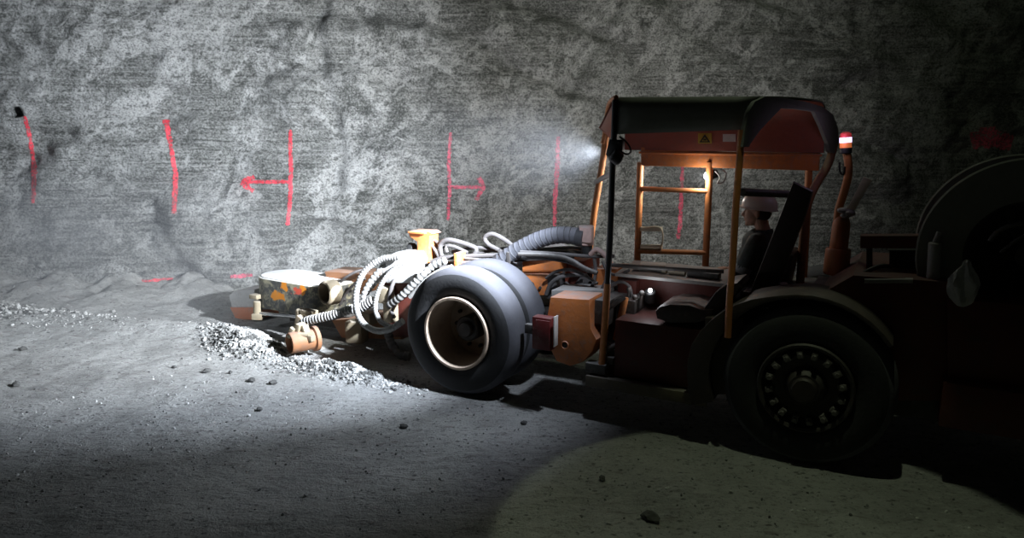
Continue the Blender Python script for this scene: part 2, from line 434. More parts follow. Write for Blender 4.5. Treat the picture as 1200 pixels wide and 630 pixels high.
tag(wall, 'tall grey salt rock wall with white veins behind the machine', 'rock wall', kind='structure')

BERM = [(-2.80, 7.42, 0.60, 0.27, -0.71, 0.17), (-1.60, 6.58, 0.75, 0.15, -0.44, 0.10)]
def floor_z(x, y):
    z = 0.025 * fbm((x, y, 0.3), 0.8, 3) + 0.02 * fbm((x, y, 4.0), 3.2, 4) + 0.010 * fbm((x, y, 8), 9.0, 3)
    for bx, by, la, lb, ang, h in BERM:
        ca, sa = math.cos(ang), math.sin(ang); dx, dy = x - bx, y - by
        u, v = (dx * ca + dy * sa) / la, (-dx * sa + dy * ca) / lb
        z += h * math.exp(-(u * u + v * v) * 1.4) * (1 + 0.35 * noise.noise(Vector((x * 5, y * 5, 1))))
    # loose talus along the foot of the wall, heavier at the left
    d = wall_y(x, 0.5) - y
    if d < 1.5:
        k = max(0, (1.5 - d) / 1.5); a = max(0.25, min(1.0, (-3.2 - x) / 2.2))
        z += a * 0.5 * k ** 1.8 * (0.8 + 0.5 * fbm((x, y, 2), 1.8, 4)) + 0.06 * k * fbm((x * 0.8, y * 1.6, 6), 3.5, 5)
    # low windrow left of the cut
    t = (y - 7.85) + 0.28 * (x + 3.3)
    if x < -2.6: z += 0.12 * math.exp(-(t / 0.25) ** 2) * min(1, (-2.6 - x) / 0.8)
    # keep the ground level under the machine
    q = W2L((x, y, 0))
    if -0.8 < q.x < 4.8 and -0.4 < q.y < 2.4: z = z * 0.25 - 0.008
    return z
FX0, FX1, FY0, FY1 = -12.0, 15.0, 0.6, 11.9
floor = grid_mesh('floor', lambda u, v: (FX0 + (FX1 - FX0) * u, FY0 + (FY1 - FY0) * v ** 1.25, floor_z(FX0 + (FX1 - FX0) * u, FY0 + (FY1 - FY0) * v ** 1.25)), 600, 300, M['floor'])
tag(floor, 'dusty grey crushed salt floor', 'floor', kind='structure')
dg = bpy.context.evaluated_depsgraph_get()
def bvh_of(o):
    return BVHTree.FromPolygons([v.co for v in o.data.vertices], [p.vertices for p in o.data.polygons])
BW, BF = bvh_of(wall), bvh_of(floor)
def hit(bv, px, py):
    h = bv.ray_cast(CAM, ray(px, py).normalized())
    return h[0]

# spray-paint marks on the wall: thin coats that follow the rock
def spray(strokes, label, mat='spray', cat='paint mark', name='spray_paint_mark'):
    bm = bmesh.new(); pts = []
    for stroke in strokes:
        P = [Vector((a, b)) for a, b, *_ in stroke]; w = [s[2] for s in stroke]
        dense = []
        for i in range(len(P) - 1):
            n = max(2, int((P[i + 1] - P[i]).length / 2.2))
            dense += [(P[i].lerp(P[i + 1], k / n), w[i] + (w[i + 1] - w[i]) * k / n, (P[i + 1] - P[i]).normalized()) for k in range(n)]
        dense.append((P[-1], w[-1], (P[-1] - P[-2]).normalized()))
        rows = []
        for k, (p, ww, d) in enumerate(dense):
            nrm = Vector((-d.y, d.x)); row = []
            j = 0.8 * noise.noise(Vector((p.x * 0.13, p.y * 0.13, 2)))
            ws = ww * (0.8 + 0.5 * noise.noise(Vector((p.x * 0.3, p.y * 0.3, 9))))
            for s in (-1, -0.33, 0.33, 1):
                q = p + nrm * (j + s * ws / 2)
                h = hit(BW, q.x, q.y)
                row.append(bm.verts.new(h - ray(q.x, q.y).normalized() * 0.012) if h else None)
            rows.append(row)
        for a, b in zip(rows, rows[1:]):
            for i in range(3):
                if None not in (a[i], a[i + 1], b[i], b[i + 1]):
                    bm.faces.new((a[i], a[i + 1], b[i + 1], b[i]))
    me = bpy.data.meshes.new(name)
    c = sum((v.co for v in bm.verts), Vector()) / len(bm.verts)
    bmesh.ops.translate(bm, verts=bm.verts, vec=-c)
    bm.to_mesh(me); bm.free(); me.materials.append(M[mat]); me.shade_smooth()
    o = bpy.data.objects.new(name, me); COL.objects.link(o); o.location = c
    return tag(o, label, cat, 'red survey marks on the rock wall')
spray([[(29, 136, 5), (36, 165, 6), (40, 195, 8), (39, 238, 6)]], 'red vertical spray line running down from the drilled hole')
spray([[(194, 140, 9), (200, 170, 6), (206, 205, 8), (204, 250, 6)]], 'red vertical spray line with no arrow on the pale patch of wall')
spray([[(340, 152, 5), (341, 200, 6), (340, 235, 6), (337, 264, 5)], [(340, 213, 5), (288, 213, 5)], [(298, 207, 7), (283, 214, 8), (297, 224, 7)]], 'red vertical spray line with an arrow pointing left', name='spray_paint_arrow')
spray([[(528, 155, 4), (526, 190, 5), (527, 225, 5), (525, 258, 4)], [(528, 219, 5), (566, 219, 5)], [(561, 208, 6), (567, 219, 7), (558, 234, 6)]], 'red vertical spray line with an arrow pointing right', 'spraydim', name='spray_paint_arrow')
spray([[(654, 160, 5), (653, 200, 7), (650, 235, 6), (650, 265, 5)]], 'red vertical spray line just in front of the cab roof', 'spraydim')
spray([[(800, 195, 5), (798, 235, 5), (797, 262, 6), (795, 280, 5)]], 'red vertical spray line seen through the cab side frame', 'spraydim')
spray([[(162, 329, 3), (185, 328, 5), (214, 326, 3)]], 'short red horizontal spray stroke low on the wall, away from the machine')
spray([[(270, 324, 4), (284, 323, 6), (296, 322, 4)]], 'short red horizontal spray stroke beside the yellow-grey drum housing', 'spraydim')
spray([[(1138, 165, 20), (1158, 160, 28), (1186, 168, 22)]], 'broad dull red spray blotch above the cable reel', 'spraydim')

# loose stones on the floor
def stone(px, py, r, label, seed):
    r *= 0.72
    p = hit(BF, px, py)
    bm = bmesh.new(); bmesh.ops.create_icosphere(bm, subdivisions=2, radius=1)
    for v in bm.verts:
        k = 1 + 0.45 * noise.noise(v.co * 1.3 + Vector((seed * 3.1, 0, 0)))
        v.co = Vector((v.co.x * 1.3, v.co.y, v.co.z * 0.75)) * k * r
    zmin = min(v.co.z for v in bm.verts)
    for v in bm.verts: v.co.z -= zmin
    me = bpy.data.meshes.new('stone'); bm.to_mesh(me); bm.free(); me.materials.append(M['rock'])
    o = bpy.data.objects.new('stone', me); COL.objects.link(o); o.location = p - Vector((0, 0, r * 0.25)); o.rotation_euler = (0, 0, seed)
    tag(o, label, 'stone', 'loose dark stones on the salt floor')
for i, s in enumerate([
    (27, 410, 0.045, 'dark stone farthest to the left on the bright floor'),
    (19, 452, 0.045, 'dark stone near the left edge where the floor turns dim'),
    (204, 431, 0.03, 'small dark stone left of the stone pair before the salt heap'),
    (242, 436, 0.04, 'round dark stone alone below the crushed salt heap'),
    (270, 437, 0.028, 'small dark stone right below the crushed salt heap'),
    (295, 447, 0.04, 'dark stone below the tan nozzle, left of its neighbour'),
    (320, 450, 0.04, 'dark stone below the tan nozzle, nearest to the wheel track'),
    (304, 481, 0.035, 'dark stone lying lowest of those before the nozzle'),
    (473, 501, 0.035, 'dark stone in the light below the big front tyre'),
    (614, 497, 0.03, 'small dark stone on the lit strip behind the front tyre'),
    (706, 562, 0.03, 'small stone in the middle of the greenish lamp patch'),
    (762, 610, 0.06, 'largest stone, at the bottom of the greenish lamp patch'),
]): stone(*s, seed=i + 1)

# crushed salt lumps heaped on the berm (uncountable)
def rubble(name, spots, label):
    bm = bmesh.new()
    for (cx, cy, la, lb, ang, n, r0, r1) in spots:
        for k in range(n):
            u, v = random.gauss(0, 0.5) * la, random.gauss(0, 0.5) * lb
            x, y = cx + u * math.cos(ang) - v * math.sin(ang), cy + u * math.sin(ang) + v * math.cos(ang)
            r = r0 + (r1 - r0) * random.random() ** 2.5
            q = bmesh.ops.create_icosphere(bm, subdivisions=1, radius=1)
            rot = Matrix.Rotation(random.random() * 6, 3, Vector((random.random(), random.random(), random.random() + 0.1)).normalized())
            for w in q['verts']:
                w.co = rot @ Vector((w.co.x * 1.25, w.co.y, w.co.z * 0.8)) * r * random.uniform(0.75, 1.2) + Vector((x, y, floor_z(x, y) + r * 0.35))
    c = Vector((spots[0][0], spots[0][1], 0)); bmesh.ops.translate(bm, verts=bm.verts, vec=-c)
    me = bpy.data.meshes.new(name); bm.to_mesh(me); bm.free(); me.materials.append(M['rubble'])
    o = bpy.data.objects.new(name, me); COL.objects.link(o); o.location = c
    tag(o, label, 'rubble', kind='stuff')
rubble('salt_rubble', [(-2.80, 7.42, 0.62, 0.26, -0.71, 2600, 0.006, 0.022)], 'heap of crushed salt lumps before the tan nozzle')
rubble('dirt_rubble', [(-1.60, 6.56, 0.75, 0.16, -0.44, 1500, 0.005, 0.020)], 'ridge of dark crumbled dirt running up to the front tyre')
rubble('floor_crumbs', [(-2.2, 5.2, 4.2, 1.5, 0.0, 1500, 0.003, 0.012), (1.5, 4.2, 1.6, 0.9, 0.0, 350, 0.003, 0.012)], 'fine dark and pale crumbs strewn over the open floor')
rubble('wall_rubble', [(-6.2, 8.7, 1.1, 0.35, -0.1, 500, 0.008, 0.030), (-5.2, 8.3, 1.3, 0.25, -0.28, 350, 0.004, 0.013)], 'loose salt lumps along the foot of the rock wall')

# ================================================================ THE MACHINE
MA = empty('mining_machine', ORG, -TH)
tag(MA, 'low orange underground mining machine with open cab and dual front tyres, facing left', 'mining machine')
def part(mb, name, mat, parent=None, label=None, smooth=35):
    o = mb.build(name, M[mat], parent or MA, smooth)
    if label: o['label'] = label
    return o
Y1 = Vector((0, 1, 0))

# ---- wheels
def tyre(a, b, z, r, w, name='tire', label=None, rim_r=0.32, deep=True):
    sh = 0.045
    prof = [(0.035, rim_r), (0.012, rim_r + 0.03), (0.0, rim_r + 0.09), (0.004, r - 0.09), (0.02, r - 0.045), (0.05, r - 0.012), (0.075, r)]
    side = prof
    o = MB()
    back = [(w - d, q) for d, q in reversed(side)]
    mid = [(w * k, r + 0.004) for k in (0.35, 0.5, 0.65)]
    o.lathe([*side, *mid, *back], (a, b, z), Y1, 72, closed=True)
    t = part(o, name, 'rubber', None, label)
    t.data.materials.append(M['tread'])
    for p in t.data.polygons:
        c = p.center
        rr = math.hypot(c.x - a, c.z - z)
        if rr > r - 0.03: p.material_index = 1
    return t
# outer and inner tyre of the dual pair
zc = R_WHEEL
t1 = tyre(0, 0, zc, R_WHEEL, 0.325, label='outer smooth tyre of the dual pair, facing the viewer')
t2 = tyre(0, 0.385, zc, R_WHEEL, 0.325, label='inner smooth tyre of the dual pair')
rm = MB(); rm.lathe([(0.03, 0.322), (0.0, 0.325), (-0.012, 0.318), (-0.012, 0.300), (0.01, 0.290), (0.05, 0.285), (0.30, 0.272), (0.33, 0.268), (0.34, 0.10), (0.335, 0.001)], (0, 0, zc), Y1, 64)
part(rm, 'rim', 'rim', t1, 'deep dished beige rim')
hb = MB(); hb.cyl((0, 0.18, zc), (0, 0.345, zc), 0.115, n=28, bev=0.012); hb.cyl((0, 0.14, zc), (0, 0.19, zc), 0.07, n=24, bev=0.01)
part(hb, 'hub', 'rimdark', t1)
for k in range(10):
    an = 2 * PI * k / 10
    part(MB().cyl((0.19 * math.cos(an), 0.30, zc + 0.19 * math.sin(an)), (0.19 * math.cos(an), 0.345, zc + 0.19 * math.sin(an)), 0.016, n=6), 'wheel_nut', 'rimdark', t1)
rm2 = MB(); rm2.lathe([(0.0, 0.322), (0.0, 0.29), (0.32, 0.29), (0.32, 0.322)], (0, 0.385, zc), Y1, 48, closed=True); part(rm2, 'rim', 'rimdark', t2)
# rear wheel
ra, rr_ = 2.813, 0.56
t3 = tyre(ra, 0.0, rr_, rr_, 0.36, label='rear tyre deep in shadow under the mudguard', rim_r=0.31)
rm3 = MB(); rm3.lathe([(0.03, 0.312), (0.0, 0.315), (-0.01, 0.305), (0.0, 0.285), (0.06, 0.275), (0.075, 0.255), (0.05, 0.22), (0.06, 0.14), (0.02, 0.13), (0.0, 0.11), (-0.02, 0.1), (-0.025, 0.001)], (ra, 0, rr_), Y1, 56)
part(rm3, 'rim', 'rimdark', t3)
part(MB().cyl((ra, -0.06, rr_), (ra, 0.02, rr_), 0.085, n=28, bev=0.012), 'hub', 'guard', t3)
for k in range(16):
    an = 2 * PI * (k + 0.5) / 16
    p = Vector((ra + 0.235 * math.cos(an), 0, rr_ + 0.235 * math.sin(an)))
    part(MB().box(p + Vector((0, 0.03, 0)), (0.055, 0.07, 0.04), Matrix.Rotation(-an, 3, 'Y'), 0.006).cyl(p + Vector((0, -0.035, 0)), p + Vector((0, 0.02, 0)), 0.016, n=6), 'rim_clamp', 'clamp', t3)

# ---- chassis: articulated low frame
fr = MB()
fr.box((0.9, 1.05, 0.55), (2.6, 0.5, 0.3)).box((0.0, 0.95, 0.56), (0.28, 0.6, 0.28)).box((2.9, 1.05, 0.62), (2.6, 0.7, 0.35)).box((-0.75, 0.95, 0.5), (0.9, 0.5, 0.26))
fr.cyl((0, 0.70, zc), (0, 1.6, zc), 0.12).cyl((ra, 0.36, rr_), (ra, 1.7, rr_), 0.12)
part(fr, 'chassis', 'dark')
# far-side running gear keeps the machine standing
t4 = tyre(0, 1.45, zc, R_WHEEL, 0.5, label='front tyre of the far side'); t5 = tyre(ra, 1.5, rr_, rr_, 0.4, label='rear tyre of the far side', rim_r=0.31)

# ---- step platform beside the cab
st = MB()
pl = [V(690, 447, 0.05), V(818, 468, 0.05)]
st.box(((1.2 + 2.14) / 2, 0.42, 0.33), (0.96, 0.74, 0.05))
st.box(((1.2 + 2.14) / 2, 0.06, 0.325), (0.96, 0.03, 0.09))
part(st, 'step_platform', 'step')

# ---- orange side plate with a hole
def hull_plate(pix, b, depth, name, mat, bev=0.01, label=None):
    pts = [V(x, y, b) for x, y in pix]
    return part(MB().prism(pts, (0, depth, 0), bev), name, mat, None, label)
plate = hull_plate([(645, 348), (690, 351), (692, 385), (699, 398), (694, 412), (683, 424), (668, 429), (652, 423), (643, 405), (641, 372)], 0.10, 0.30, 'side_plate', 'orange', label='orange rounded side plate with a round hole')
hc = V(662, 404, 0.095)
part(MB().lathe([(0, 0.026), (-0.008, 0.026), (-0.008, 0.032), (0, 0.034)], hc, Y1, 24, closed=True), 'hole_rim', 'orange', plate)
part(MB().cyl(hc, hc + Vector((0, 0.012, 0)), 0.026, n=24), 'hole', 'black', plate)
bb = MB(); bb.box((1.30, 0.62, 0.72), (0.34, 0.5, 0.44)); bb.box((1.26, 0.33, 0.86), (0.12, 0.3, 0.2))
part(bb, 'articulation_joint', 'dark')
lampb = MB().box(V(636, 390, 0.04) + Vector((0, 0.02, 0)), (0.165, 0.10, 0.27))
rl = part(lampb, 'marker_lamp', 'darkred', None, 'square dark red marker lamp box')
part(MB().box(V(636, 390, -0.012) + Vector((0, 0, 0)), (0.125, 0.012, 0.21)), 'lens', 'darkred', rl)
part(MB().box(V(649, 389, 0.0) + Vector((0.0, 0.035, 0)), (0.012, 0.07, 0.25)), 'reflective_strip', 'white', rl)
part(MB().box((0.72, 0.14, 0.66), (0.22, 0.06, 0.08)), 'lamp_bracket', 'dark')

# ---- engine boxes and panels between tyre and cab
def pixbox(x0, y0, x1, y1, b, depth, name, mat, parent=None, label=None, bev=0.01):
    pts = [V(x0, y0, b), V(x1, y0, b), V(x1, y1, b), V(x0, y1, b)]
    return part(MB().prism(pts, (0, depth, 0), bev), name, mat, parent, label)
pixbox(612, 299, 656, 326, 0.85, 0.45, 'engine_cover', 'orange', label='orange engine cover box dusted with salt')
pixbox(648, 306, 684, 345, 1.0, 0.4, 'engine_panel', 'salmon')
vb = pixbox(608, 322, 642, 346, 0.74, 0.25, 'valve_box', 'orange', label='small orange valve box with a dark knob')
part(MB().cyl(V(622, 334, 0.735), V(622, 334, 0.70), 0.035, n=20, bev=0.004), 'knob', 'black', vb)
part(MB().cyl(V(633, 337, 0.735), V(633, 337, 0.72), 0.014, n=12), 'bolt', 'black', vb)
pixbox(641, 322, 652, 350, 0.74, 0.2, 'pipe_flange', 'hose')
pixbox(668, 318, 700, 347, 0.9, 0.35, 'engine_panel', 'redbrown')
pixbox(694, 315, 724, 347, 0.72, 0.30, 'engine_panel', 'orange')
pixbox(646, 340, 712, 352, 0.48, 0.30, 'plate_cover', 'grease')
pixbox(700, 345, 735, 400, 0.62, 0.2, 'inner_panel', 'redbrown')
pixbox(560, 318, 612, 352, 1.05, 0.4, 'engine_block', 'dark')
for (x, y, b, s) in [(655, 352, 0.6, 0.1), (700, 352, 0.5, 0.09), (712, 335, 0.6, 0.08), (668, 300, 0.9, 0.07), (684, 330, 0.85, 0.09), (662, 336, 0.8, 0.06)]:
    part(MB().box(V(x, y, b), (s * 1.4, s, s), Matrix.Rotation(x, 3, 'Y')).cyl(V(x, y, b), V(x, y, b) + Vector((0, -s * 0.75, 0)), s * 0.3, n=12), 'pipe_fitting', 'hose')
# ---- intake canister and its big ribbed duct
cn = MB().cyl(V(687, 287, 0.75), V(687, 264, 0.75), 0.068, n=28, bev=0.008)
cn.box(V(687, 275, 0.70), (0.11, 0.06, 0.13))
ic = part(cn, 'intake_canister', 'pink', None, 'dusty pink intake canister')
part(MB().cyl(V(688, 296, 0.75), V(687, 287, 0.75), 0.05, n=24), 'canister_neck', 'black', ic)
duct_px = [(586, 307), (600, 297), (618, 287), (636, 279), (655, 275), (672, 276), (682, 278)]
dp = [V(x, y, 0.72) for x, y in duct_px]
du = part(MB().tube(dp, 0.075, 20, corr=0.002, period=0.055), 'air_duct', 'duct', None, 'thick grey ribbed air duct')
hp = []
pth = spline(dp, 0.006); tt0 = None; uu = None
for i_, p_ in enumerate(pth[:-1]):
    tt = (pth[i_ + 1] - p_).normalized(); uu = tt.orthogonal().normalized() if uu is None else (uu - tt * uu.dot(tt)).normalized(); vv = tt.cross(uu)
    an_ = i_ * 0.006 / 0.055 * 2 * PI
    hp.append(p_ + (uu * math.cos(an_) + vv * math.sin(an_)) * 0.0765)
part(MB().tube(hp, 0.004, 6, step=0.05), 'spiral_wire', 'wire', du)
part(MB().tube([dp[0] + (dp[0] - dp[1]) * 0.10, dp[0] + (dp[1] - dp[0]) * 0.2], 0.084, 20), 'duct_clamp', 'wire', du)
part(MB().tube([dp[-1] - (dp[-1] - dp[-2]) * 0.5, dp[-1] + (dp[-1] - dp[-2]) * 0.3], 0.084, 20), 'duct_clamp', 'wire', du)

# ---- hoses
def hose(pix, r, mat='hose', corr=0.0, period=0.05, name='hose', parent=None, n=12):
    pts = [V(*p) for p in pix]
    return part(MB().tube(pts, r, n, corr=corr, period=period), name, mat, parent)
# bundle over the dual tyres
hose([(505, 307, 0.7), (520, 302, 0.72), (550, 300, 0.75), (590, 299, 0.8), (640, 300, 0.85)], 0.022)
hose([(508, 312, 0.62), (530, 309, 0.66), (560, 308, 0.7), (592, 305, 0.75), (610, 302, 0.8)], 0.026)
hose([(505, 318, 0.55), (525, 313, 0.6), (552, 311, 0.62), (590, 309, 0.68), (612, 310, 0.74)], 0.022)
hose([(518, 300, 0.8), (516, 287, 0.82), (524, 281, 0.82), (540, 284, 0.84), (558, 291, 0.86), (556, 297, 0.86)], 0.024)
hose([(524, 296, 0.8), (523, 288, 0.82), (533, 289, 0.84), (548, 296, 0.86)], 0.018)
hose([(585, 293, 0.9), (572, 286, 0.9), (568, 278, 0.9), (577, 274, 0.9), (590, 280, 0.9), (601, 288, 0.9), (612, 296, 0.9)], 0.022)
hose([(530, 295, 0.9), (560, 290, 0.92), (600, 296, 0.95), (660, 294, 1.0), (690, 297, 1.0)], 0.018)
hose([(608, 298, 0.6), (640, 299, 0.6), (665, 303, 0.58), (685, 314, 0.55), (700, 320, 0.55)], 0.020, 'dark')
hose([(610, 295, 0.64), (650, 297, 0.66), (690, 300, 0.7), (720, 300, 0.75)], 0.016, 'hose')
hose([(640, 345, 0.66), (645, 333, 0.66), (655, 325, 0.66), (670, 322, 0.7), (684, 322, 0.75)], 0.018)
hose([(692, 298, 0.7), (700, 292, 0.68), (712, 302, 0.66), (718, 312, 0.66)], 0.022, 'pink', name='pipe_elbow')
hose([(515, 302, 0.8), (508, 290, 0.8), (500, 283, 0.82), (508, 281, 0.84), (520, 290, 0.84)], 0.016)
hose([(640, 326, 0.7), (652, 318, 0.68), (668, 316, 0.66), (684, 322, 0.62), (700, 332, 0.58)], 0.014, 'dark')
hose([(696, 300, 0.72), (698, 318, 0.70), (694, 335, 0.66), (684, 345, 0.6)], 0.016, 'hose')
hose([(706, 306, 0.66), (712, 318, 0.62), (724, 322, 0.58), (738, 316, 0.6)], 0.013, 'dark')
hose([(712, 338, 0.45), (726, 330, 0.45), (738, 336, 0.46), (740, 350, 0.48)], 0.013, 'hose')
hose([(690, 372, 0.42), (700, 362, 0.4), (712, 352, 0.42), (730, 346, 0.46)], 0.014, 'dark')
hose([(612, 302, 0.66), (640, 303, 0.64), (668, 308, 0.62), (690, 318, 0.6)], 0.013, 'dark')
hose([(560, 296, 0.95), (600, 290, 0.98), (630, 292, 1.0), (670, 290, 1.02), (700, 296, 1.05)], 0.015)
hose([(545, 303, 0.7), (580, 305, 0.74), (620, 304, 0.8), (660, 302, 0.86)], 0.014, 'dark')
# clamps on the bundle
for (x, y, b) in [(539, 304, 0.66), (600, 303, 0.72)]:
    part(MB().box(V(x, y, b), (0.035, 0.16, 0.15)), 'hose_clamp', 'orange' if x < 560 else 'dark')
# wrapped hose falling from the bundle to the boom
hose([(522, 305, 0.5), (508, 311, 0.48), (496, 321, 0.44), (485, 332, 0.42), (470, 347, 0.4), (455, 358, 0.4)], 0.034, 'hosewhite', 0.004, 0.05)
hose([(530, 312, 0.5), (510, 320, 0.48), (495, 332, 0.44), (480, 348, 0.42)], 0.022, 'hosewhite')
# loops out to the front
hose([(468, 301, 0.50), (446, 304, 0.46), (427, 318, 0.40), (418, 340, 0.34), (418, 362, 0.30), (425, 378, 0.26), (440, 387, 0.22), (456, 386, 0.20), (472, 376, 0.22)], 0.031, 'hosewhite', 0.0025, 0.03)
hose([(478, 306, 0.58), (462, 315, 0.54), (450, 328, 0.48), (442, 345, 0.44), (440, 362, 0.40), (446, 376, 0.36), (460, 384, 0.34)], 0.024, 'hosewhite', 0.002, 0.025)
hose([(476, 303, 0.62), (455, 309, 0.58), (440, 322, 0.52), (428, 340, 0.46), (424, 355, 0.44), (412, 362, 0.42), (396, 366, 0.4), (372, 372, 0.36)], 0.028, 'hosewhite', 0.004, 0.045)
hose([(484, 304, 0.66), (466, 310, 0.62), (450, 322, 0.56), (438, 333, 0.52), (428, 345, 0.48)], 0.026, 'hosewhite', 0.004, 0.04)
hose([(486, 310, 0.66), (474, 316, 0.62), (464, 325, 0.58), (458, 340, 0.5), (456, 356, 0.5), (462, 372, 0.45)], 0.020, 'hose')
hose([(455, 380, 0.55), (456, 395, 0.52), (462, 408, 0.5), (470, 416, 0.5), (480, 418, 0.52)], 0.042, 'hose', 0.005, 0.05)
# big ribbed hose to the nozzle
rh = hose([(438, 352, 0.44), (425, 359, 0.42), (408, 363, 0.38), (390, 369, 0.34), (372, 373, 0.3), (358, 377, 0.28), (350, 384, 0.27)], 0.045, 'hosewhite', 0.006, 0.035, n=16)
hose([(404, 352, 0.85), (392, 338, 0.9), (404, 326, 0.92), (418, 318, 0.95), (432, 316, 1.0)], 0.016, 'hose')
hose([(398, 357, 0.8), (405, 344, 0.85), (416, 332, 0.88), (428, 326, 0.92)], 0.016, 'hose')

# ---- white salt-caked cover over the hose head
cv = MB()
cpts = [V(443, 312, 0.55), V(452, 300, 0.55), V(462, 296, 0.55), (V(482, 297, 0.55)), V(487, 306, 0.55), V(484, 332, 0.55), V(452, 332, 0.55)]
cv.prism(cpts, (0, 0.35, 0), 0.03)
part(cv, 'hose_head_cover', 'saltcover', None, 'white salt-caked cover over the hose head')
part(MB().prism([V(450, 330, 0.62), V(486, 328, 0.62), V(486, 395, 0.62), V(456, 395, 0.62)], (0, 0.5, 0), 0.01), 'front_frame', 'redbrown')
part(MB().box(V(452, 345, 0.55), (0.14, 0.12, 0.16)).box(V(458, 365, 0.52), (0.10, 0.12, 0.2)), 'hose_fitting', 'tan')

# ---- orange upright bracket with its work lamp
br = MB()
br.prism([V(478, 271, 0.75), V(502, 271, 0.75), V(507, 274, 0.75), V(503, 276, 0.75), V(502, 309, 0.75), V(489, 309, 0.75), V(489, 283, 0.75), V(480, 277, 0.75)], (0, 0.16, 0), 0.006)
bk = part(br, 'lamp_post', 'orange', None, 'short orange upright bracket with a flared top')
part(MB().box(V(495, 271, 0.82), (0.20, 0.22, 0.02)), 'top_plate', 'orange', bk)
wl = part(MB().cyl(V(486, 290, 0.83), V(481, 291, 0.83), 0.05, 0.06, n=20, bev=0.004), 'work_lamp', 'black', bk)

# ---- boom and cutting head
bo = MB()
bo.prism([V(388, 375, 0.75), V(470, 368, 0.75), V(470, 398, 0.75), V(400, 396, 0.75)], (0, 0.45, 0), 0.02)
bo.prism([V(380, 318, 1.05), V(480, 324, 1.0), V(480, 330, 1.0), V(392, 352, 1.05)], (0, 0.35, 0), 0.01)
boom = part(bo, 'boom', 'rust', None, 'rusty boom carrying the drum housing')
bl = MB(); bl.box(V(418, 388, 0.62), (0.20, 0.16, 0.24), Matrix.Rotation(0.2, 3, 'Z'), 0.03); bl.box(V(430, 372, 0.66), (0.18, 0.14, 0.14), None, 0.03)
part(bl, 'boom_lug', 'tan', boom, 'tan salt-caked lug block')
# drum housing: long pill seen from its side, flat lid
dc0, dc1 = V(318, 340, 0.95), V(380, 341, 0.75)
ztop, zbot = 0.62, 0.27
def pill(c0, c1, r, n=18):
    d = (Vector((c1.x, c1.y, 0)) - Vector((c0.x, c0.y, 0))).normalized(); nn = Vector((-d.y, d.x, 0)); out = []
    for k in range(n + 1):
        an = -PI / 2 - PI * k / n
        out.append(Vector((c0.x, c0.y, 0)) + (nn * -math.sin(an) + d * math.cos(an)) * r)
    for k in range(n + 1):
        an = PI / 2 - PI * k / n
        out.append(Vector((c1.x, c1.y, 0)) + (nn * -math.sin(an) + d * math.cos(an)) * r)
    return out
DR = 0.30
c0, c1 = Vector((-2.98, 0.98, 0)), Vector((-2.28, 0.93, 0))
outline = pill(c0, c1, DR)
dm = MB().prism([p + Vector((0, 0, zbot)) for p in outline], (0, 0, ztop - zbot), 0.012)
drum = part(dm, 'drum_housing', 'drum', None, 'yellow-grey drum housing with worn orange and black patches')
lid = MB().prism([p + Vector((0, 0, ztop)) for p in pill(c0, c1, DR - 0.03)], (0, 0, 0.012), 0.004); part(lid, 'lid', 'saltcover', drum)
# round port on the side
pc = V(383, 343, 0.60)
pt = MB().lathe([(0.10, 0.135), (0.0, 0.135), (-0.03, 0.125), (-0.04, 0.11), (-0.03, 0.098), (0.02, 0.095), (0.14, 0.09)], pc, Vector((0.25, 1, 0)), 36)
port = part(pt, 'port_ring', 'tan', drum, 'pale round port ring')
part(MB().cyl(pc + Vector((0.02, 0.08, 0)), pc + Vector((0.03, 0.12, 0)), 0.094, n=30), 'port_opening', 'black', drum)
# skid and plates below the drum
sk = MB()
sk.prism([V(268, 346, 0.95), V(276, 340, 0.95), V(298, 339, 0.95), V(300, 362, 0.95), V(272, 362, 0.95)], (0, 0.35, 0), 0.015)
M['guardsteel'] = painted('pale_grey_guard_steel', (0.50, 0.49, 0.47), dust=0.3, wear=0.4, wearcol=(0.32, 0.28, 0.25))
head = part(sk, 'cutter_guard', 'guardsteel', None, 'dull grey steel guard ahead of the drum housing')
sk2 = MB(); sk2.prism([V(269, 360, 0.93), V(300, 360, 0.93), V(301, 375, 0.93), V(276, 374, 0.93)], (0, 0.36, 0), 0.015)
M['shoe'] = painted('orange_red_shoe_paint', (0.52, 0.20, 0.11), dust=0.3, wear=0.5, wearcol=(0.3, 0.25, 0.2))
part(sk2, 'guard_shoe', 'shoe', head, 'orange-red lower shoe')
sk3 = MB(); sk3.prism([V(300, 357, 0.85), V(400, 362, 0.75), V(400, 366, 0.75), V(300, 362, 0.85)], (0, 0.4, 0), 0.008)
sk3.box((-2.35, 1.0, 0.2), (0.9, 0.35, 0.16))
part(sk3, 'cutter_bar', 'dark')
cyl = MB(); cyl.cyl(V(305, 367, 0.7), V(350, 371, 0.66), 0.022, n=18); rod = part(cyl, 'piston_rod', 'chrome', None, 'bright piston rod')
cb = MB(); cb.cyl(V(302, 352, 0.7), V(302, 374, 0.7), 0.05, n=16, bev=0.01); cb.box(V(300, 347, 0.68), (0.12, 0.1, 0.05)); cb.box(V(303, 370, 0.70), (0.12, 0.12, 0.07), Matrix.Rotation(0.4, 3, 'Z'))
part(cb, 'pin_bracket', 'tan')
cb2 = MB(); cb2.cyl(V(352, 362, 0.5), V(352, 384, 0.5), 0.05, n=16, bev=0.01); cb2.box(V(362, 366, 0.5), (0.18, 0.1, 0.06)); cb2.box(V(354, 376, 0.45), (0.1, 0.12, 0.12), Matrix.Rotation(0.5, 3, 'Y'))
part(cb2, 'pin_bracket', 'tan')
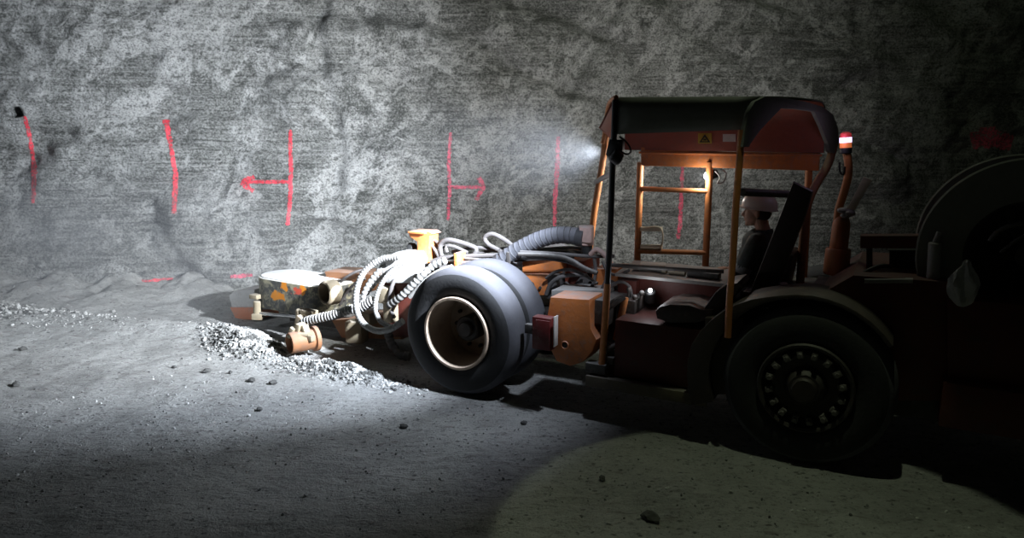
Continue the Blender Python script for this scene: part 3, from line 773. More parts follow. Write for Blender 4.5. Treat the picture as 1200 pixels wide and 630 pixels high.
# nozzle at the ribbed hose's end
nz0 = V(339, 402, 0.02)
ndir = Vector((0.42, 1, 0.0)).normalized()
nzm = MB().lathe([(0.10, 0.085), (0.012, 0.092), (0.0, 0.1), (0.015, 0.108), (0.24, 0.104), (0.25, 0.13), (0.29, 0.13), (0.30, 0.06), (0.31, 0.001)], nz0, ndir, 32)
noz = part(nzm, 'dust_nozzle', 'rust', None, 'round orange-brown nozzle end resting near the salt heap')
part(MB().cyl(nz0 + ndir * 0.05, nz0 + ndir * 0.07, 0.090, n=32), 'nozzle_plate', 'rust', noz)
nb = MB()
nb.box(V(343, 389, 0.10), (0.05, 0.09, 0.12), Matrix.Rotation(0.5, 3, 'Y')).box(V(351, 387, 0.14), (0.05, 0.10, 0.16), Matrix.Rotation(0.3, 3, 'Y')).box(V(359, 389, 0.16), (0.04, 0.08, 0.15), Matrix.Rotation(-0.35, 3, 'Y')).box(V(364, 396, 0.15), (0.07, 0.06, 0.06))
nb.cyl(V(340, 392, 0.05), V(362, 392, 0.14), 0.025, n=12)
part(nb, 'nozzle_bracket', 'tan', noz)

# ---- canopy: trapezoid sheet with a rounded near edge
ZT = 2.52
nf, nr, ff, frr = Vector((1.36, 0.10, 0)), Vector((2.33, 0.10, 0)), Vector((0.98, 1.40, 0)), Vector((2.69, 1.36, 0))
def canopy_sec(N0, F0, zlo_n, zlo_f, zt, rad=0.10, th=0.0, drop=0.0):
    """near bottom, up, round the corner, over, round, far bottom"""
    d = (F0 - N0); L = d.length; d.normalize(); out = []
    out += [(0, zlo_n), (0, zlo_n + 0.08), (0, zt - rad - 0.02)]
    for k in range(1, 7):
        an = PI / 2 * k / 6; out.append((rad - rad * math.cos(an), zt - rad + rad * math.sin(an)))
    out += [(L * f, zt + 0.012 * math.sin(PI * f)) for f in (0.25, 0.5, 0.75)]
    R2 = rad * 1.6
    for k in range(0, 7):
        an = PI / 2 * k / 6; out.append((L - R2 + R2 * math.sin(an), zt - R2 + R2 * math.cos(an)))
    out += [(L, zlo_f + 0.1), (L, zlo_f)]
    return [N0 + d * (q - (th if 0 else 0)) + Vector((0, 0, z)) for q, z in out]
bmc = MB()
secs = []
for i in range(9):
    f = i / 8
    N0 = nf.lerp(nr, f); F0 = ff.lerp(frr, f)
    secs.append(canopy_sec(N0, F0, 2.255 + 0.035 * f, 2.10 - 0.0 * f, ZT - 0.015 * f))
rows = [[bmc.bm.verts.new(p) for p in s] for s in secs]
for a, b in zip(rows, rows[1:]):
    for i in range(len(a) - 1): bmc.bm.faces.new((a[i], a[i + 1], b[i + 1], b[i]))
bmesh.ops.recalc_face_normals(bmc.bm, faces=bmc.bm.faces[:])
can = part(bmc, 'canopy', 'canopy', None, 'dark grey-green sheet roof, orange-red underneath', 50)
can.data.materials.append(M['salmon'])
so = can.modifiers.new('thickness', 'SOLIDIFY'); so.thickness = 0.012; so.offset = 0
# the inside of the sheet is painted: a second skin just inside
bmi = MB()
cen = Vector((1.85, 0.75, 2.2))
rows = []
for s in secs:
    c = sum(s, Vector()) / len(s)
    rows.append([bmi.bm.verts.new(p + (Vector((c.x, c.y, 2.2)) - p).normalized() * 0.016) for p in s])
for a, b in zip(rows, rows[1:]):
    for i in range(len(a) - 1): bmi.bm.faces.new((a[i], b[i], b[i + 1], a[i + 1]))
part(bmi, 'roof_lining', 'salmon', can, 'orange-red painted underside', 50)
# front visor lip
vz = MB()
fl = [nf + Vector((0, 0, 2.51)), ff + Vector((0, 0, 2.45)), ff + Vector((-0.10, 0.0, 2.18)), nf + Vector((-0.13, 0.05, 2.30))]
vz.prism(fl, (-0.014, -0.004, 0), 0)
part(vz, 'visor', 'salmon', can)
def tubep(pts, r, name, mat, parent=None, label=None, n=14, radf=None):
    return part(MB().tube(pts, r, n, radf=radf), name, mat, parent, label)
tubep([V(722, 114, 0.10), V(716, 118, 0.5), V(712, 128, 0.8), V(708, 160, 0.9), V(706, 168, 0.9)], 0.018, 'visor_rail', 'orange_post', can)
# dark gusset plate framing the open rear end of the roof, with the near post and the bent far leg
rn = (frr - nr).normalized(); rperp = Vector((rn.y, -rn.x, 0))
def VR(px, py):
    d = ray(px, py); dl = Vector((d.dot(AX), d.dot(BX), d.z)); cl = W2L(CAM)
    return cl + dl * ((nr - cl).dot(rperp) / dl.dot(rperp))
gus_o = [(866, 172), (868, 150), (872, 132), (880, 119), (892, 113), (915, 115), (940, 119), (960, 125), (972, 134), (978, 150), (979, 165), (976, 180)]
gus_i = [(968, 178), (966, 168), (958, 148), (950, 131), (930, 128), (911, 127), (900, 138), (886, 153), (875, 168), (873, 172)]
part(MB().prism([VR(*q) for q in gus_o + gus_i], rperp * 0.03, 0.004), 'roof_hoop', 'canopy', None, 'dark gusseted hoop round the open rear of the cab roof')
tubep([VR(869, 152), VR(867, 185), VR(862.5, 240), VR(859, 300), VR(855, 350), VR(853, 395)], 0.024, 'cab_post', 'orange_post', None, 'near rear cab post')
tubep([VR(976, 168), VR(974, 182), VR(968, 197), VR(957, 215), VR(948, 235), VR(943, 262), VR(937, 338)], 0.033, 'bent_post', 'rust', None, 'bent far leg of the rear roof hoop')
pixp = tubep([V(948, 198, 1.42), V(945, 262, 1.42), V(941, 338, 1.42)], 0.03, 'cab_post', 'orange_post')
# near front post: dark above, orange-brown below
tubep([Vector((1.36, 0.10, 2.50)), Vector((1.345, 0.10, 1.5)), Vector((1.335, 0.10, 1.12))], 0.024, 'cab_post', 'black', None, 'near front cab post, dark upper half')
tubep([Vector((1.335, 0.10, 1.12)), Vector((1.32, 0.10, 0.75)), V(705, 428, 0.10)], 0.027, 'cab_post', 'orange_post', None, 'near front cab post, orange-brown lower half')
# far front slanted post and the crossbar
tubep([V(713, 132, 1.40), V(706, 190, 1.40), V(697, 245, 1.40), V(690, 300, 1.40)], 0.030, 'windscreen_post', 'orange_post')
tubep([V(698, 213, 1.38), V(707, 208, 0.9), V(718, 203, 0.13)], 0.022, 'crossbar', 'steel')
# far side: beam, posts, rungs
bpts = [V(751, 172, 1.38), V(961, 174, 1.38), V(959, 200, 1.38), V(751, 194, 1.38)]
beam = part(MB().prism(bpts, (0, 0.06, 0), 0.006), 'side_beam', 'orange', None, 'orange far side beam under the roof')
part(MB().box((1.9, 1.385, 2.08), (1.55, 0.03, 0.02)), 'beam_flange', 'orange', beam)
for x0, x1 in ((750.5, 746.5), (832, 826.5)):
    tubep([V(x0, 190, 1.40), V(x1, 316, 1.40)], 0.030, 'side_post', 'orange_post')
tubep([V(752, 221, 1.39), V(830, 224, 1.39)], 0.022, 'grab_rail', 'orange_post')
tubep([V(748, 294, 1.39), V(828, 296, 1.39)], 0.024, 'grab_rail', 'orange_post')
# little wire step at the front lower corner
tubep([V(751, 267, 1.36), V(774, 267, 1.36), V(774, 289, 1.36), V(751, 290, 1.36)], 0.008, 'wire_frame', 'wood', None, None, 8)
part(MB().prism([V(750, 266, 1.36), V(775, 266, 1.36), V(775, 271, 1.36), V(750, 271, 1.36)], (0, 0.05, 0), 0.003), 'mirror_bracket', 'wood')
part(MB().prism([V(750, 287, 1.36), V(775, 287, 1.36), V(775, 292, 1.36), V(750, 292, 1.36)], (0, 0.05, 0), 0.003), 'mirror_bracket', 'wood')
# stickers on the far panel
ys = can
def sticker(x0, y0, x1, y1, mat, name, label):
    return pixbox(x0, y0, x1, y1, 1.345, 0.006, name, mat, None, label, 0)
sw = sticker(818, 156, 834, 168, 'yellow', 'warning_sticker', 'yellow warning sticker with a black triangle')
tri = [V(826, 157.2, 1.343), V(832.5, 166.8, 1.343), V(819.5, 166.8, 1.343)]
tri_i = [V(826, 160.2, 1.343), V(829.8, 165.4, 1.343), V(822.2, 165.4, 1.343)]
tm = MB()
for i in range(3):
    j = (i + 1) % 3
    tm.prism([tri[i], tri[j], tri_i[j], tri_i[i]], (0, -0.003, 0), 0)
tm.prism([V(824, 164.6, 1.343), V(824.6, 162.6, 1.343), V(827.4, 162.6, 1.343), V(828, 164.6, 1.343)], (0, -0.003, 0), 0)
part(tm, 'warning_symbol', 'black', sw)
sticker(847, 157, 862, 166, 'white', 'label_sticker', 'plain white label sticker')
# lamp on the near front post
hl = MB().box(V(721, 174, 0.06), (0.10, 0.10, 0.13), Matrix.Rotation(0.2, 3, 'Y'), 0.02).cyl(V(717, 180, 0.0), V(727, 188, 0.04), 0.05, n=18, bev=0.01)
hl.box(V(727, 170, 0.06), (0.05, 0.06, 0.08))
hlamp = part(hl, 'head_lamp', 'black', None, 'black work lamp clamped on the near front post')
tubep([V(726, 160, 0.08), V(733, 165, 0.08), V(738, 172, 0.07), V(739, 178, 0.06), V(734, 181, 0.06), V(728, 177, 0.06)], 0.007, 'lamp_cable', 'black', hlamp, None, 8)

# lamp on the far frame
fl_ = MB().cyl(V(840, 203, 1.44), V(831, 205, 1.46), 0.035, 0.05, n=20, bev=0.004)
flamp = part(fl_, 'flood_lamp', 'black', None, 'small bright flood lamp under the far side beam')
M['lampwhite'] = emit('lamp_glow', (1.0, 0.97, 0.93), 40)
part(MB().ball(V(829.5, 206, 1.47), 0.036), 'lens', 'lampwhite', flamp)
tubep([V(838, 200, 1.3), V(844, 208, 1.3), V(840, 215, 1.3), V(848, 213, 1.3), V(851, 203, 1.3), V(846, 199, 1.3)], 0.007, 'lamp_cable', 'white', flamp, None, 8)

# crossbar behind the near rear post
tubep([V(870, 225, 0.14), V(935, 228, 0.9)], 0.028, 'crossbar', 'dark')
# dark slanted padded board
brd = [V(929, 213, 0.55), V(952, 224, 0.55), V(944, 252, 0.55), V(905, 352, 0.55), V(875, 352, 0.55)]
part(MB().prism(brd, (0, 0.09, 0), 0.02), 'padded_board', 'seat', None, 'black slanted padded board between the rear cab posts')

# ---- cab interior
cpan = MB()
cz = 1.085
cpan.prism([Vector((1.23, 0.55, cz)), Vector((2.14, 0.55, cz)), Vector((2.05, 1.2, cz)), Vector((1.17, 1.2, cz))], (0, 0, 0.03), 0.008)
part(cpan, 'console_top', 'grease', None, 'flat dusty grey console top')
con = MB(); con.box((1.68, 0.95, 0.86), (0.85, 0.5, 0.42)); con.box((1.32, 0.85, 0.9), (0.16, 0.5, 0.3))
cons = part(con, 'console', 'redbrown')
for (x, y, b, s) in [(735, 348, 0.45, 0.06), (742, 357, 0.4, 0.05), (728, 360, 0.4, 0.05), (750, 352, 0.42, 0.05)]:
    part(MB().cyl(V(x, y + 8, b), V(x + 2, y - 8, b), 0.012, n=10).ball(V(x + 2, y - 9, b), 0.022), 'control_lever', 'dark', cons)
pl_ = MB().cyl(V(762, 352, 0.55), V(762, 341, 0.50), 0.045, n=20, bev=0.006)
plamp = part(pl_, 'console_lamp', 'black', None, 'small lit lamp on the console')
M['plamp'] = emit('console_lamp_glow', (0.9, 0.92, 1.0), 12)
part(MB().ball(V(762, 340, 0.48), 0.017), 'lens', 'plamp', plamp)
# dark rail across
tubep([V(712, 310, 0.5), V(770, 314, 0.5), V(848, 318, 0.5)], 0.016, 'guard_rail', 'dark')
# near seat
spts = [V(769, 374, 0.16), V(767, 365, 0.16), V(772, 359, 0.16), V(785, 356, 0.16), V(808, 357, 0.16), V(822, 362, 0.16), V(836, 362, 0.16), V(834, 374, 0.16), V(815, 379, 0.16), V(785, 379, 0.16)]
part(MB().prism(spts, (0, 0.42, 0), 0.03), 'seat_cushion', 'seatdust', None, 'dusty brown near seat cushion')
bk_ = [V(818, 371, 0.18), V(828, 356, 0.18), V(838, 342, 0.18), V(850, 333, 0.18), V(864, 331, 0.18), V(868, 336, 0.18), V(862, 346, 0.18), V(850, 358, 0.18), V(838, 374, 0.18)]
part(MB().prism(bk_, (0, 0.38, 0), 0.025), 'seat_back', 'seat')
lb = MB(); lb.box((1.78, 0.42, 0.60), (0.78, 0.55, 0.46)); part(lb, 'seat_base', 'redbrown')
part(MB().prism([V(852, 334, 0.75), V(885, 336, 0.75), V(880, 350, 0.75), V(850, 350, 0.75)], (0, 0.5, 0), 0.02), 'operator_seat', 'seat')
part(MB().box((2.50, 1.0, 1.1), (0.10, 0.42, 0.5), Matrix.Rotation(0.15, 3, 'Y'), 0.03), 'operator_seat_back', 'seat')
part(MB().box((2.1, 1.02, 0.78), (0.5, 0.46, 0.3)), 'operator_seat_base', 'dark')
# clutter of fittings at the foot of the front post
fo = MB()
for (x, y, b, s, r) in [(716, 405, 0.25, 0.07, 0.4), (728, 398, 0.3, 0.06, 0.8), (722, 415, 0.2, 0.08, 0.2), (735, 412, 0.3, 0.05, 1.1), (712, 420, 0.15, 0.07, 0.1), (700, 430, 0.12, 0.1, 0.0)]:
    fo.box(V(x, y, b), (s * 1.7, s, s * 0.8), Matrix.Rotation(r, 3, 'Y'))
fo.cyl(V(706, 412, 0.12), V(735, 398, 0.22), 0.022, n=12)
fo.cyl(V(712, 362, 0.2), V(732, 348, 0.3), 0.018, n=12)
part(fo, 'pedal_linkage', 'dark')
tubep([V(722, 398, 0.3), V(728, 370, 0.32), V(733, 348, 0.35)], 0.028, 'steering_column', 'orange_post')

# ---- rear mudguard round the rear tyre
mg = MB(); inner, outer = [], []
for k in range(20):
    an = math.radians(200 - k * (200 - 35) / 19)
    R0 = rr_ + 0.06
    inner.append(Vector((ra - 0.03 + R0 * math.cos(an), 0.0, rr_ + 0.0 + R0 * math.sin(an))))
    ro = R0 + (0.16 if k < 5 else 0.16 - min(0.13, (k - 4) * 0.02))
    outer.append(Vector((ra - 0.03 + ro * math.cos(an), 0.0, rr_ + ro * math.sin(an))))
mg.prism(inner + list(reversed(outer)), (0, 0.42, 0), 0.01)
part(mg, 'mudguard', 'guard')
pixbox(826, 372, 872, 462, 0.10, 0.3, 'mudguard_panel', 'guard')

# ---- rear body
rb = MB(); rb.prism([V(1000, 322, 0.30), V(1112, 330, 0.30), V(1112, 470, 0.30), V(1045, 470, 0.30), V(1030, 400, 0.30), V(985, 365, 0.30), V(960, 345, 0.30)], (0, 1.1, 0), 0.015)
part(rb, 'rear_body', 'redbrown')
pixbox(1008, 276, 1112, 291, 0.6, 0.12, 'rear_beam', 'redbrown')
part(MB().prism([V(1080, 291, 0.5), V(1112, 291, 0.5), V(1112, 335, 0.5), V(1086, 335, 0.5)], (0, 0.5, 0), 0.01), 'rear_housing', 'darkred')
pixbox(1015, 291, 1022, 330, 0.62, 0.1, 'rear_upright', 'dark')
pixbox(1042, 293, 1084, 326, 0.7, 0.4, 'gap_shade_box', 'black')  # black block standing in for the shade of the gap below the beam
pixbox(1013, 327, 1070, 332, 0.28, 0.06, 'edge_strip', 'grease')
part(MB().cyl(V(1093, 333, 0.4), V(1096, 284, 0.4), 0.04, n=20, bev=0.006).cyl(V(1096, 284, 0.4), V(1101, 272, 0.4), 0.018, n=12), 'filter_cylinder', 'steel', None, 'pale upright filter cylinder')
deck = MB(); deck.box((2.62, 0.95, 1.02), (0.72, 0.95, 0.08)); deck.box((2.9, 0.8, 1.1), (0.3, 0.5, 0.1))
part(deck, 'rear_deck', 'dark')
part(MB().box(V(908, 347, 0.5), (0.5, 0.05, 0.02)), 'deck_strip', 'steel')
part(MB().cyl(V(912, 338, 0.6), V(920, 336, 0.7), 0.04, n=16, bev=0.006), 'deck_fitting', 'steel')
hose([(1000, 340, 0.4), (1010, 322, 0.45), (1030, 312, 0.5), (1045, 312, 0.55)], 0.016, 'cable')
# orange stepped canister with beacon pole
kn = MB().lathe([(0, 0.085), (0.01, 0.092), (0.19, 0.092), (0.205, 0.085), (0.205, 0.066), (0.40, 0.064), (0.44, 0.05), (0.46, 0.03), (0.50, 0.028)], V(979, 321, 1.0), (0.03, 0, 1), 28, cap=True)
part(kn, 'exhaust_canister', 'copper', None, 'orange stepped canister standing behind the cab')
tubep([V(981, 262, 1.0), V(983, 245, 1.0), V(989, 225, 1.0), V(994, 205, 1.0), V(994, 190, 1.0), V(991, 174, 1.0)], 0.030, 'beacon_pole', 'orange_post', None, 'curved orange pole carrying the beacon')
tubep([V(984, 190, 0.98), V(984, 200, 0.98), V(988, 205, 0.98), V(990, 195, 0.98)], 0.008, 'beacon_cable', 'black', None, None, 8)
bc = MB().cyl(V(991, 180, 1.0), V(991, 173, 1.0), 0.045, n=20, bev=0.006)
bea = part(bc, 'beacon', 'black', None, 'red-topped flashing beacon, lit white-violet')
M['beam_white'] = emit('beacon_glow', (0.78, 0.62, 1.0), 2.2)
M['beam_red'] = emit('beacon_red', (0.6, 0.05, 0.06), 0.35)
M['beam_or'] = emit('beacon_orange', (0.8, 0.20, 0.06), 0.45)
part(MB().cyl(V(991, 173, 1.0), V(991, 167, 1.0), 0.042, n=20), 'amber_lens', 'beam_or', bea)
part(MB().cyl(V(991, 167, 1.0), V(991, 161, 1.0), 0.043, n=20), 'clear_lens', 'beam_white', bea)
part(MB().lathe([(0, 0.042), (0.03, 0.038), (0.04, 0.02), (0.042, 0.001)], V(991, 161, 1.0), (0, 0, 1), 20), 'red_cap', 'beam_red', bea)

# ---- cable reel
rc = V(1206, 302, 0.45); RR = 0.63
rg = MB().lathe([(0, RR - 0.01), (0.0, 0.36), (0.03, 0.36), (0.03, RR - 0.01), (0.02, RR), (0.01, RR)], rc, Y1, 96, closed=True)
reel = part(rg, 'cable_reel', 'reel', None, 'large grey-green cable reel flange')
part(MB().lathe([(0, RR - 0.01), (0.0, 0.05), (0.03, 0.05), (0.03, RR - 0.01), (0.02, RR), (0.01, RR)], rc + Vector((0, 0.62, 0)), Y1, 72, closed=True), 'rear_flange', 'reel', reel)
part(MB().lathe([(0.03, 0.365), (0.60, 0.365), (0.60, 0.345), (0.03, 0.345)], rc, Y1, 48, closed=True), 'drum', 'dark', reel)
prof = []
for k in range(12): prof += [(0.045 + k * 0.045, 0.44), (0.0675 + k * 0.045, 0.465)]
prof = [(0.04, 0.37)] + prof + [(0.59, 0.44), (0.59, 0.37)]
part(MB().lathe(prof, rc, Y1, 64, closed=True), 'wound_cable', 'cable', reel)
for k in range(4):
    an = k * PI / 2 + 0.4
    p = rc + Vector((0.2 * math.cos(an), 0.25, 0.2 * math.sin(an)))
    part(MB().box(p, (0.32, 0.04, 0.06), Matrix.Rotation(-an, 3, 'Y')), 'spoke', 'dark', reel)
part(MB().cyl(rc + Vector((0, 0.05, 0)), rc + Vector((0, 0.62, 0)), 0.07, n=24), 'axle', 'dark', reel)
part(MB().box(rc + Vector((0.1, 0.75, -0.55)), (0.5, 0.12, 0.9)).box(rc + Vector((0.1, 0.3, -0.95)), (1.0, 1.2, 0.3)), 'reel_cradle', 'redbrown')
tubep([V(1160, 282, 0.35), V(1168, 272, 0.33), V(1182, 265, 0.32), V(1205, 262, 0.32), V(1230, 270, 0.35)], 0.014, 'feed_cable', 'hose', reel)
tubep([V(1172, 296, 0.3), V(1190, 282, 0.3), V(1215, 268, 0.3)], 0.010, 'feed_cable', 'hose', reel)
part(MB().box((4.0, 0.95, 0.5), (1.4, 1.2, 0.3)), 'rear_frame', 'dark')
part(MB().prism([V(1110, 350, 0.25), V(1240, 360, 0.25), V(1240, 500, 0.25), V(1110, 470, 0.25)], (0, 0.9, 0), 0.015), 'rear_side_panel', 'redbrown')

# ================================================================ LOOSE THINGS ON THE MACHINE
# plastic bag hanging at the back
def bag():
    bm = bmesh.new(); bmesh.ops.create_uvsphere(bm, u_segments=28, v_segments=22, radius=1)
    for v in bm.verts:
        z = v.co.z
        w = 0.075 * (1 - 0.72 * max(0, z) ** 1.5)
        if z > 0.75: w = 0.035 + 0.06 * (z - 0.75)
        k = 1 + 0.25 * math.sin(math.atan2(v.co.y, v.co.x) * 5 + z * 3) + 0.25 * noise.noise(v.co * 3)
        v.co = Vector((v.co.x * w * k, v.co.y * w * 0.6 * k, z * 0.15))
    o_ = MB(); o_.bm.free(); o_.bm = bm; return o_
bg = bag().build('plastic_bag', M['white'], None)
p = V(1130, 332, 0.17); bg.location = L2W(p); bg.rotation_euler = (0, 0, -TH)
m_, t_, b_ = nt('thin_clear_plastic'); b_.inputs['Base Color'].default_value = (0.5, 0.5, 0.5, 1); b_.inputs['Alpha'].default_value = 0.7; b_.inputs['Roughness'].default_value = 0.3
bump_(t_, b_, noise_(t_, coords(t_), 30, 4), 0.5, 0.02)
bg.data.materials[0] = m_
tag(bg, 'crumpled pale plastic bag hanging at the rear of the machine', 'plastic bag')
# pale flat wooden paddle stuck beside the canister
pd = MB().prism([V(1012, 207, 0.93), V(1022, 211, 0.93), V(1002, 246, 0.93), V(996, 246, 0.93), V(992, 250, 0.93), V(989, 247, 0.93), V(995, 240, 0.93)], (0, 0.02, 0), 0.004)
pdo = pd.build('wooden_paddle', M['wood'], None); tag(ontop(pdo, V(992, 250, 0.93)), 'pale flat wooden paddle tied beside the orange canister', 'paddle')
rgm = MB()
for k in range(9):
    q = V(988 + 10 * random.random(), 246 + 7 * random.random(), 0.92 + 0.06 * random.random())
    rgm.ball(q, 0.018 + 0.012 * random.random(), (1.5, 1, 0.8), 8)
rgo = rgm.build('tied_rag', M['steel'], None); tag(ontop(rgo, V(990, 252, 0.95)), 'small dusty rag knotted round the beacon pole', 'rag')
# things lying on the console top
def lie(mb, name, mat, label, cat, at):
    o = mb.build(name, M[mat], None); return tag(ontop(o, at), label, cat, None)
zc_ = 1.117
lie(MB().tube([(1.33, 0.70, zc_ + 0.016), (1.46, 0.74, zc_ + 0.018), (1.62, 0.72, zc_ + 0.016)], 0.018, 10), 'grease_rag', 'grease', 'dusty rolled rag on the console nearest the front post', 'rag', (1.46, 0.72, zc_))
lie(MB().tube([(1.64, 0.72, zc_ + 0.022), (1.78, 0.70, zc_ + 0.022)], 0.022, 12).box((1.60, 0.725, zc_ + 0.02), (0.04, 0.06, 0.04)), 'cleaning_brush', 'wood', 'pale handled brush lying mid console', 'brush', (1.7, 0.71, zc_))
lie(MB().box((1.93, 0.70, zc_ + 0.025), (0.26, 0.09, 0.05), Matrix.Rotation(-0.1, 3, 'Z'), 0.012), 'tool_case', 'dark', 'dark flat tool case on the console beside the rear post', 'tool case', (1.93, 0.7, zc_))
lie(MB().box((1.42, 0.98, zc_ + 0.012), (0.22, 0.16, 0.024), Matrix.Rotation(0.3, 3, 'Z'), 0.006), 'notebook', 'white', 'dusty pale notebook at the far side of the console', 'notebook', (1.42, 0.98, zc_))

# ================================================================ THE OPERATOR
def remesh_obj(mb, name, mat, voxel, smooth_it=3):
    o = mb.build(name, M[mat], None, 0)
    r = o.modifiers.new('r', 'REMESH'); r.mode = 'VOXEL'; r.voxel_size = voxel
    s = o.modifiers.new('s', 'SMOOTH'); s.iterations = smooth_it; s.factor = 0.5
    dgx = bpy.context.evaluated_depsgraph_get(); dgx.update()
    me = bpy.data.meshes.new_from_object(o.evaluated_get(dgx))
    o.modifiers.clear(); old = o.data; o.data = me; bpy.data.meshes.remove(old)
    me.name = name; me.materials.clear(); me.materials.append(M[mat]); me.shade_smooth()
    return o
# person's own axes = machine axes; faces -x.  hd = middle of the head
hd = V(888, 249, 1.0)
hip = Vector((2.23, 1.0, 0.98)); neck = hd + Vector((0.045, 0, -0.125)); chest = Vector((hd.x + 0.03, 1.0, 1.30))
def limb(mb, pts, radii, n=14):
    P = [Vector(p) for p in pts]; acc = [0]
    for a, b in zip(P, P[1:]): acc.append(acc[-1] + (b - a).length)
    def rf(d):
        for i in range(len(acc) - 1):
            if d <= acc[i + 1]: return radii[i] + (radii[i + 1] - radii[i]) * (d - acc[i]) / max(1e-6, acc[i + 1] - acc[i])
        return radii[-1]
    path = spline(P, 0.02); rings = []; t0 = (path[1] - path[0]).normalized(); u = t0.orthogonal().normalized(); dist = 0
    tot = sum((b - a).length for a, b in zip(path, path[1:]))
    for i, p in enumerate(path):
        t = (path[min(i + 1, len(path) - 1)] - path[max(i - 1, 0)]).normalized()
        u = (u - t * u.dot(t)).normalized(); v = t.cross(u)
        if i: dist += (p - path[i - 1]).length
        rings.append(mb.ring(p, u, v, rf(dist / tot * acc[-1]), n))
    mb.skin_rings(rings); return mb
def hand(mb, wrist, fwd, down, side, s=1.0):
    """palm with five curled fingers; side = direction of the thumb"""
    f, d, sd = Vector(fwd).normalized(), Vector(down).normalized(), Vector(side).normalized()
    w = Vector(wrist)
    rot = Matrix((f, sd, -d)).transposed()
    mb.ball(w + f * 0.045 * s, 0.05 * s, (1.0, 0.82, 0.34), 14, rot)
    for k, (off, L) in enumerate(((0.031, 0.066), (0.011, 0.075), (-0.010, 0.070), (-0.030, 0.055))):
        b0 = w + f * 0.075 * s + sd * off * s
        p1 = b0 + f * L * 0.5 * s + d * 0.010 * s; p2 = p1 + (f * 0.5 + d * 0.85).normalized() * L * 0.32 * s; p3 = p2 + (d * 0.95 - f * 0.35).normalized() * L * 0.28 * s
        limb(mb, [b0 - f * 0.03 * s, b0, p1, p2, p3], [0.009 * s, 0.0095 * s, 0.009 * s, 0.008 * s, 0.0065 * s], 8)
    b0 = w + f * 0.02 * s + sd * 0.03 * s
    limb(mb, [b0, b0 + (f * 0.5 + sd * 0.6) * 0.045 * s, b0 + (f * 0.9 + sd * 0.35 + d * 0.4) * 0.06 * s, b0 + (f * 1.1 + sd * 0.1 + d * 0.8) * 0.07 * s], [0.014 * s, 0.0115 * s, 0.010 * s, 0.008 * s], 8)
bd = MB()
# head: skull, face, jaw, nose, brow, lips, ears, neck
tilt = Matrix.Rotation(0.06, 3, 'Y')
def H_(x, y, z): return hd + tilt @ Vector((x, y, z))
bd.ball(H_(0.012, 0, 0.035), 0.096, (1.02, 0.80, 0.98), 22, tilt)
bd.ball(H_(-0.028, 0, -0.020), 0.075, (0.92, 0.86, 1.12), 20, tilt)
bd.ball(H_(-0.040, 0, -0.075), 0.048, (1.0, 1.0, 0.75), 16, tilt)
bd.ball(H_(-0.068, 0, -0.098), 0.022, (1, 1.2, 0.9), 12, tilt)
bd.ball(H_(-0.090, 0, 0.032), 0.022, (0.6, 2.2, 0.5), 12, tilt)
limb(bd, [H_(-0.085, 0, 0.022), H_(-0.103, 0, -0.005), H_(-0.113, 0, -0.026), H_(-0.098, 0, -0.034)], [0.011, 0.012, 0.016, 0.013], 10)
bd.ball(H_(-0.092, 0, -0.055), 0.014, (0.8, 1.7, 0.55), 10, tilt)
bd.ball(H_(-0.088, 0, -0.069), 0.014, (0.8, 1.5, 0.6), 10, tilt)
for sy in (-1, 1):
    bd.ball(H_(0.012, sy * 0.077, -0.008), 0.030, (0.62, 0.34, 1.05), 12, tilt)
    bd.ball(H_(-0.070, sy * 0.034, 0.012), 0.014, (0.6, 1.2, 0.7), 10, tilt)
limb(bd, [H_(0.02, 0, -0.03), neck, neck + Vector((0.02, 0, -0.08)), chest], [0.058, 0.056, 0.062, 0.10])
# torso and limbs
limb(bd, [hip, Vector((2.26, 1, 1.12)), chest, neck + Vector((0.03, 0, -0.06))], [0.14, 0.125, 0.13, 0.06], 18)
shoulders, hands = {}, {}
for sy in (-1, 1):
    shd = chest + Vector((-0.01, sy * 0.165, 0.09)); elb = shd + Vector((-0.10, sy * 0.05, -0.27)); wr = Vector((2.02, 1 + sy * 0.19, 1.115))
    if sy == -1: wr = V(873, 329, 0.80)
    limb(bd, [chest + Vector((0, sy * 0.06, 0.09)), shd, elb, wr], [0.06, 0.052, 0.04, 0.027])
    shoulders[sy] = shd, elb, wr
    hand(bd, wr, (-1, 0, -0.05), (-0.25, 0, -1), (0, -sy, 0))
    kn_ = Vector((1.86, 1 + sy * 0.15, 0.92)); ank = Vector((1.72, 1 + sy * 0.15, 0.50))
    limb(bd, [hip + Vector((0, sy * 0.08, -0.02)), kn_, ank], [0.085, 0.06, 0.042])
    limb(bd, [ank + Vector((0.04, 0, -0.05)), ank + Vector((-0.10, 0, -0.07)), ank + Vector((-0.16, 0, -0.08))], [0.04, 0.035, 0.028])
person = remesh_obj(bd, 'person', 'skin', 0.006, 2)
PB = Vector((2.23, 1.0, 0.40))
ontop(person, PB)
tag(person, 'person in a white helmet and dark jacket sitting in the cab, looking left', 'person')
def worn(o, name=None):
    o.data.transform(Matrix.Translation(-PB)); o.parent = person; return o
jk = MB()
limb(jk, [hip + Vector((0, 0, -0.03)), Vector((2.26, 1, 1.10)), chest + Vector((0.01, 0, 0.02)), chest + Vector((0.0, 0, 0.10)), neck + Vector((0.012, 0, -0.035))], [0.17, 0.155, 0.165, 0.14, 0.082], 20)
for sy in (-1, 1):
    shd, elb, wr = shoulders[sy]
    limb(jk, [chest + Vector((0, sy * 0.05, 0.08)), shd, elb, wr + (elb - wr).normalized() * 0.03], [0.085, 0.074, 0.058, 0.042])
jk.lathe([(-0.03, 0.084), (0.03, 0.076), (0.03, 0.062), (-0.03, 0.062)], neck + Vector((0.008, 0, -0.035)), (-0.1, 0, 1), 20, closed=True)
worn(remesh_obj(jk, 'jacket', 'jacket', 0.009, 2))['label'] = 'dark green work jacket'
shd, elb, wr = shoulders[-1]
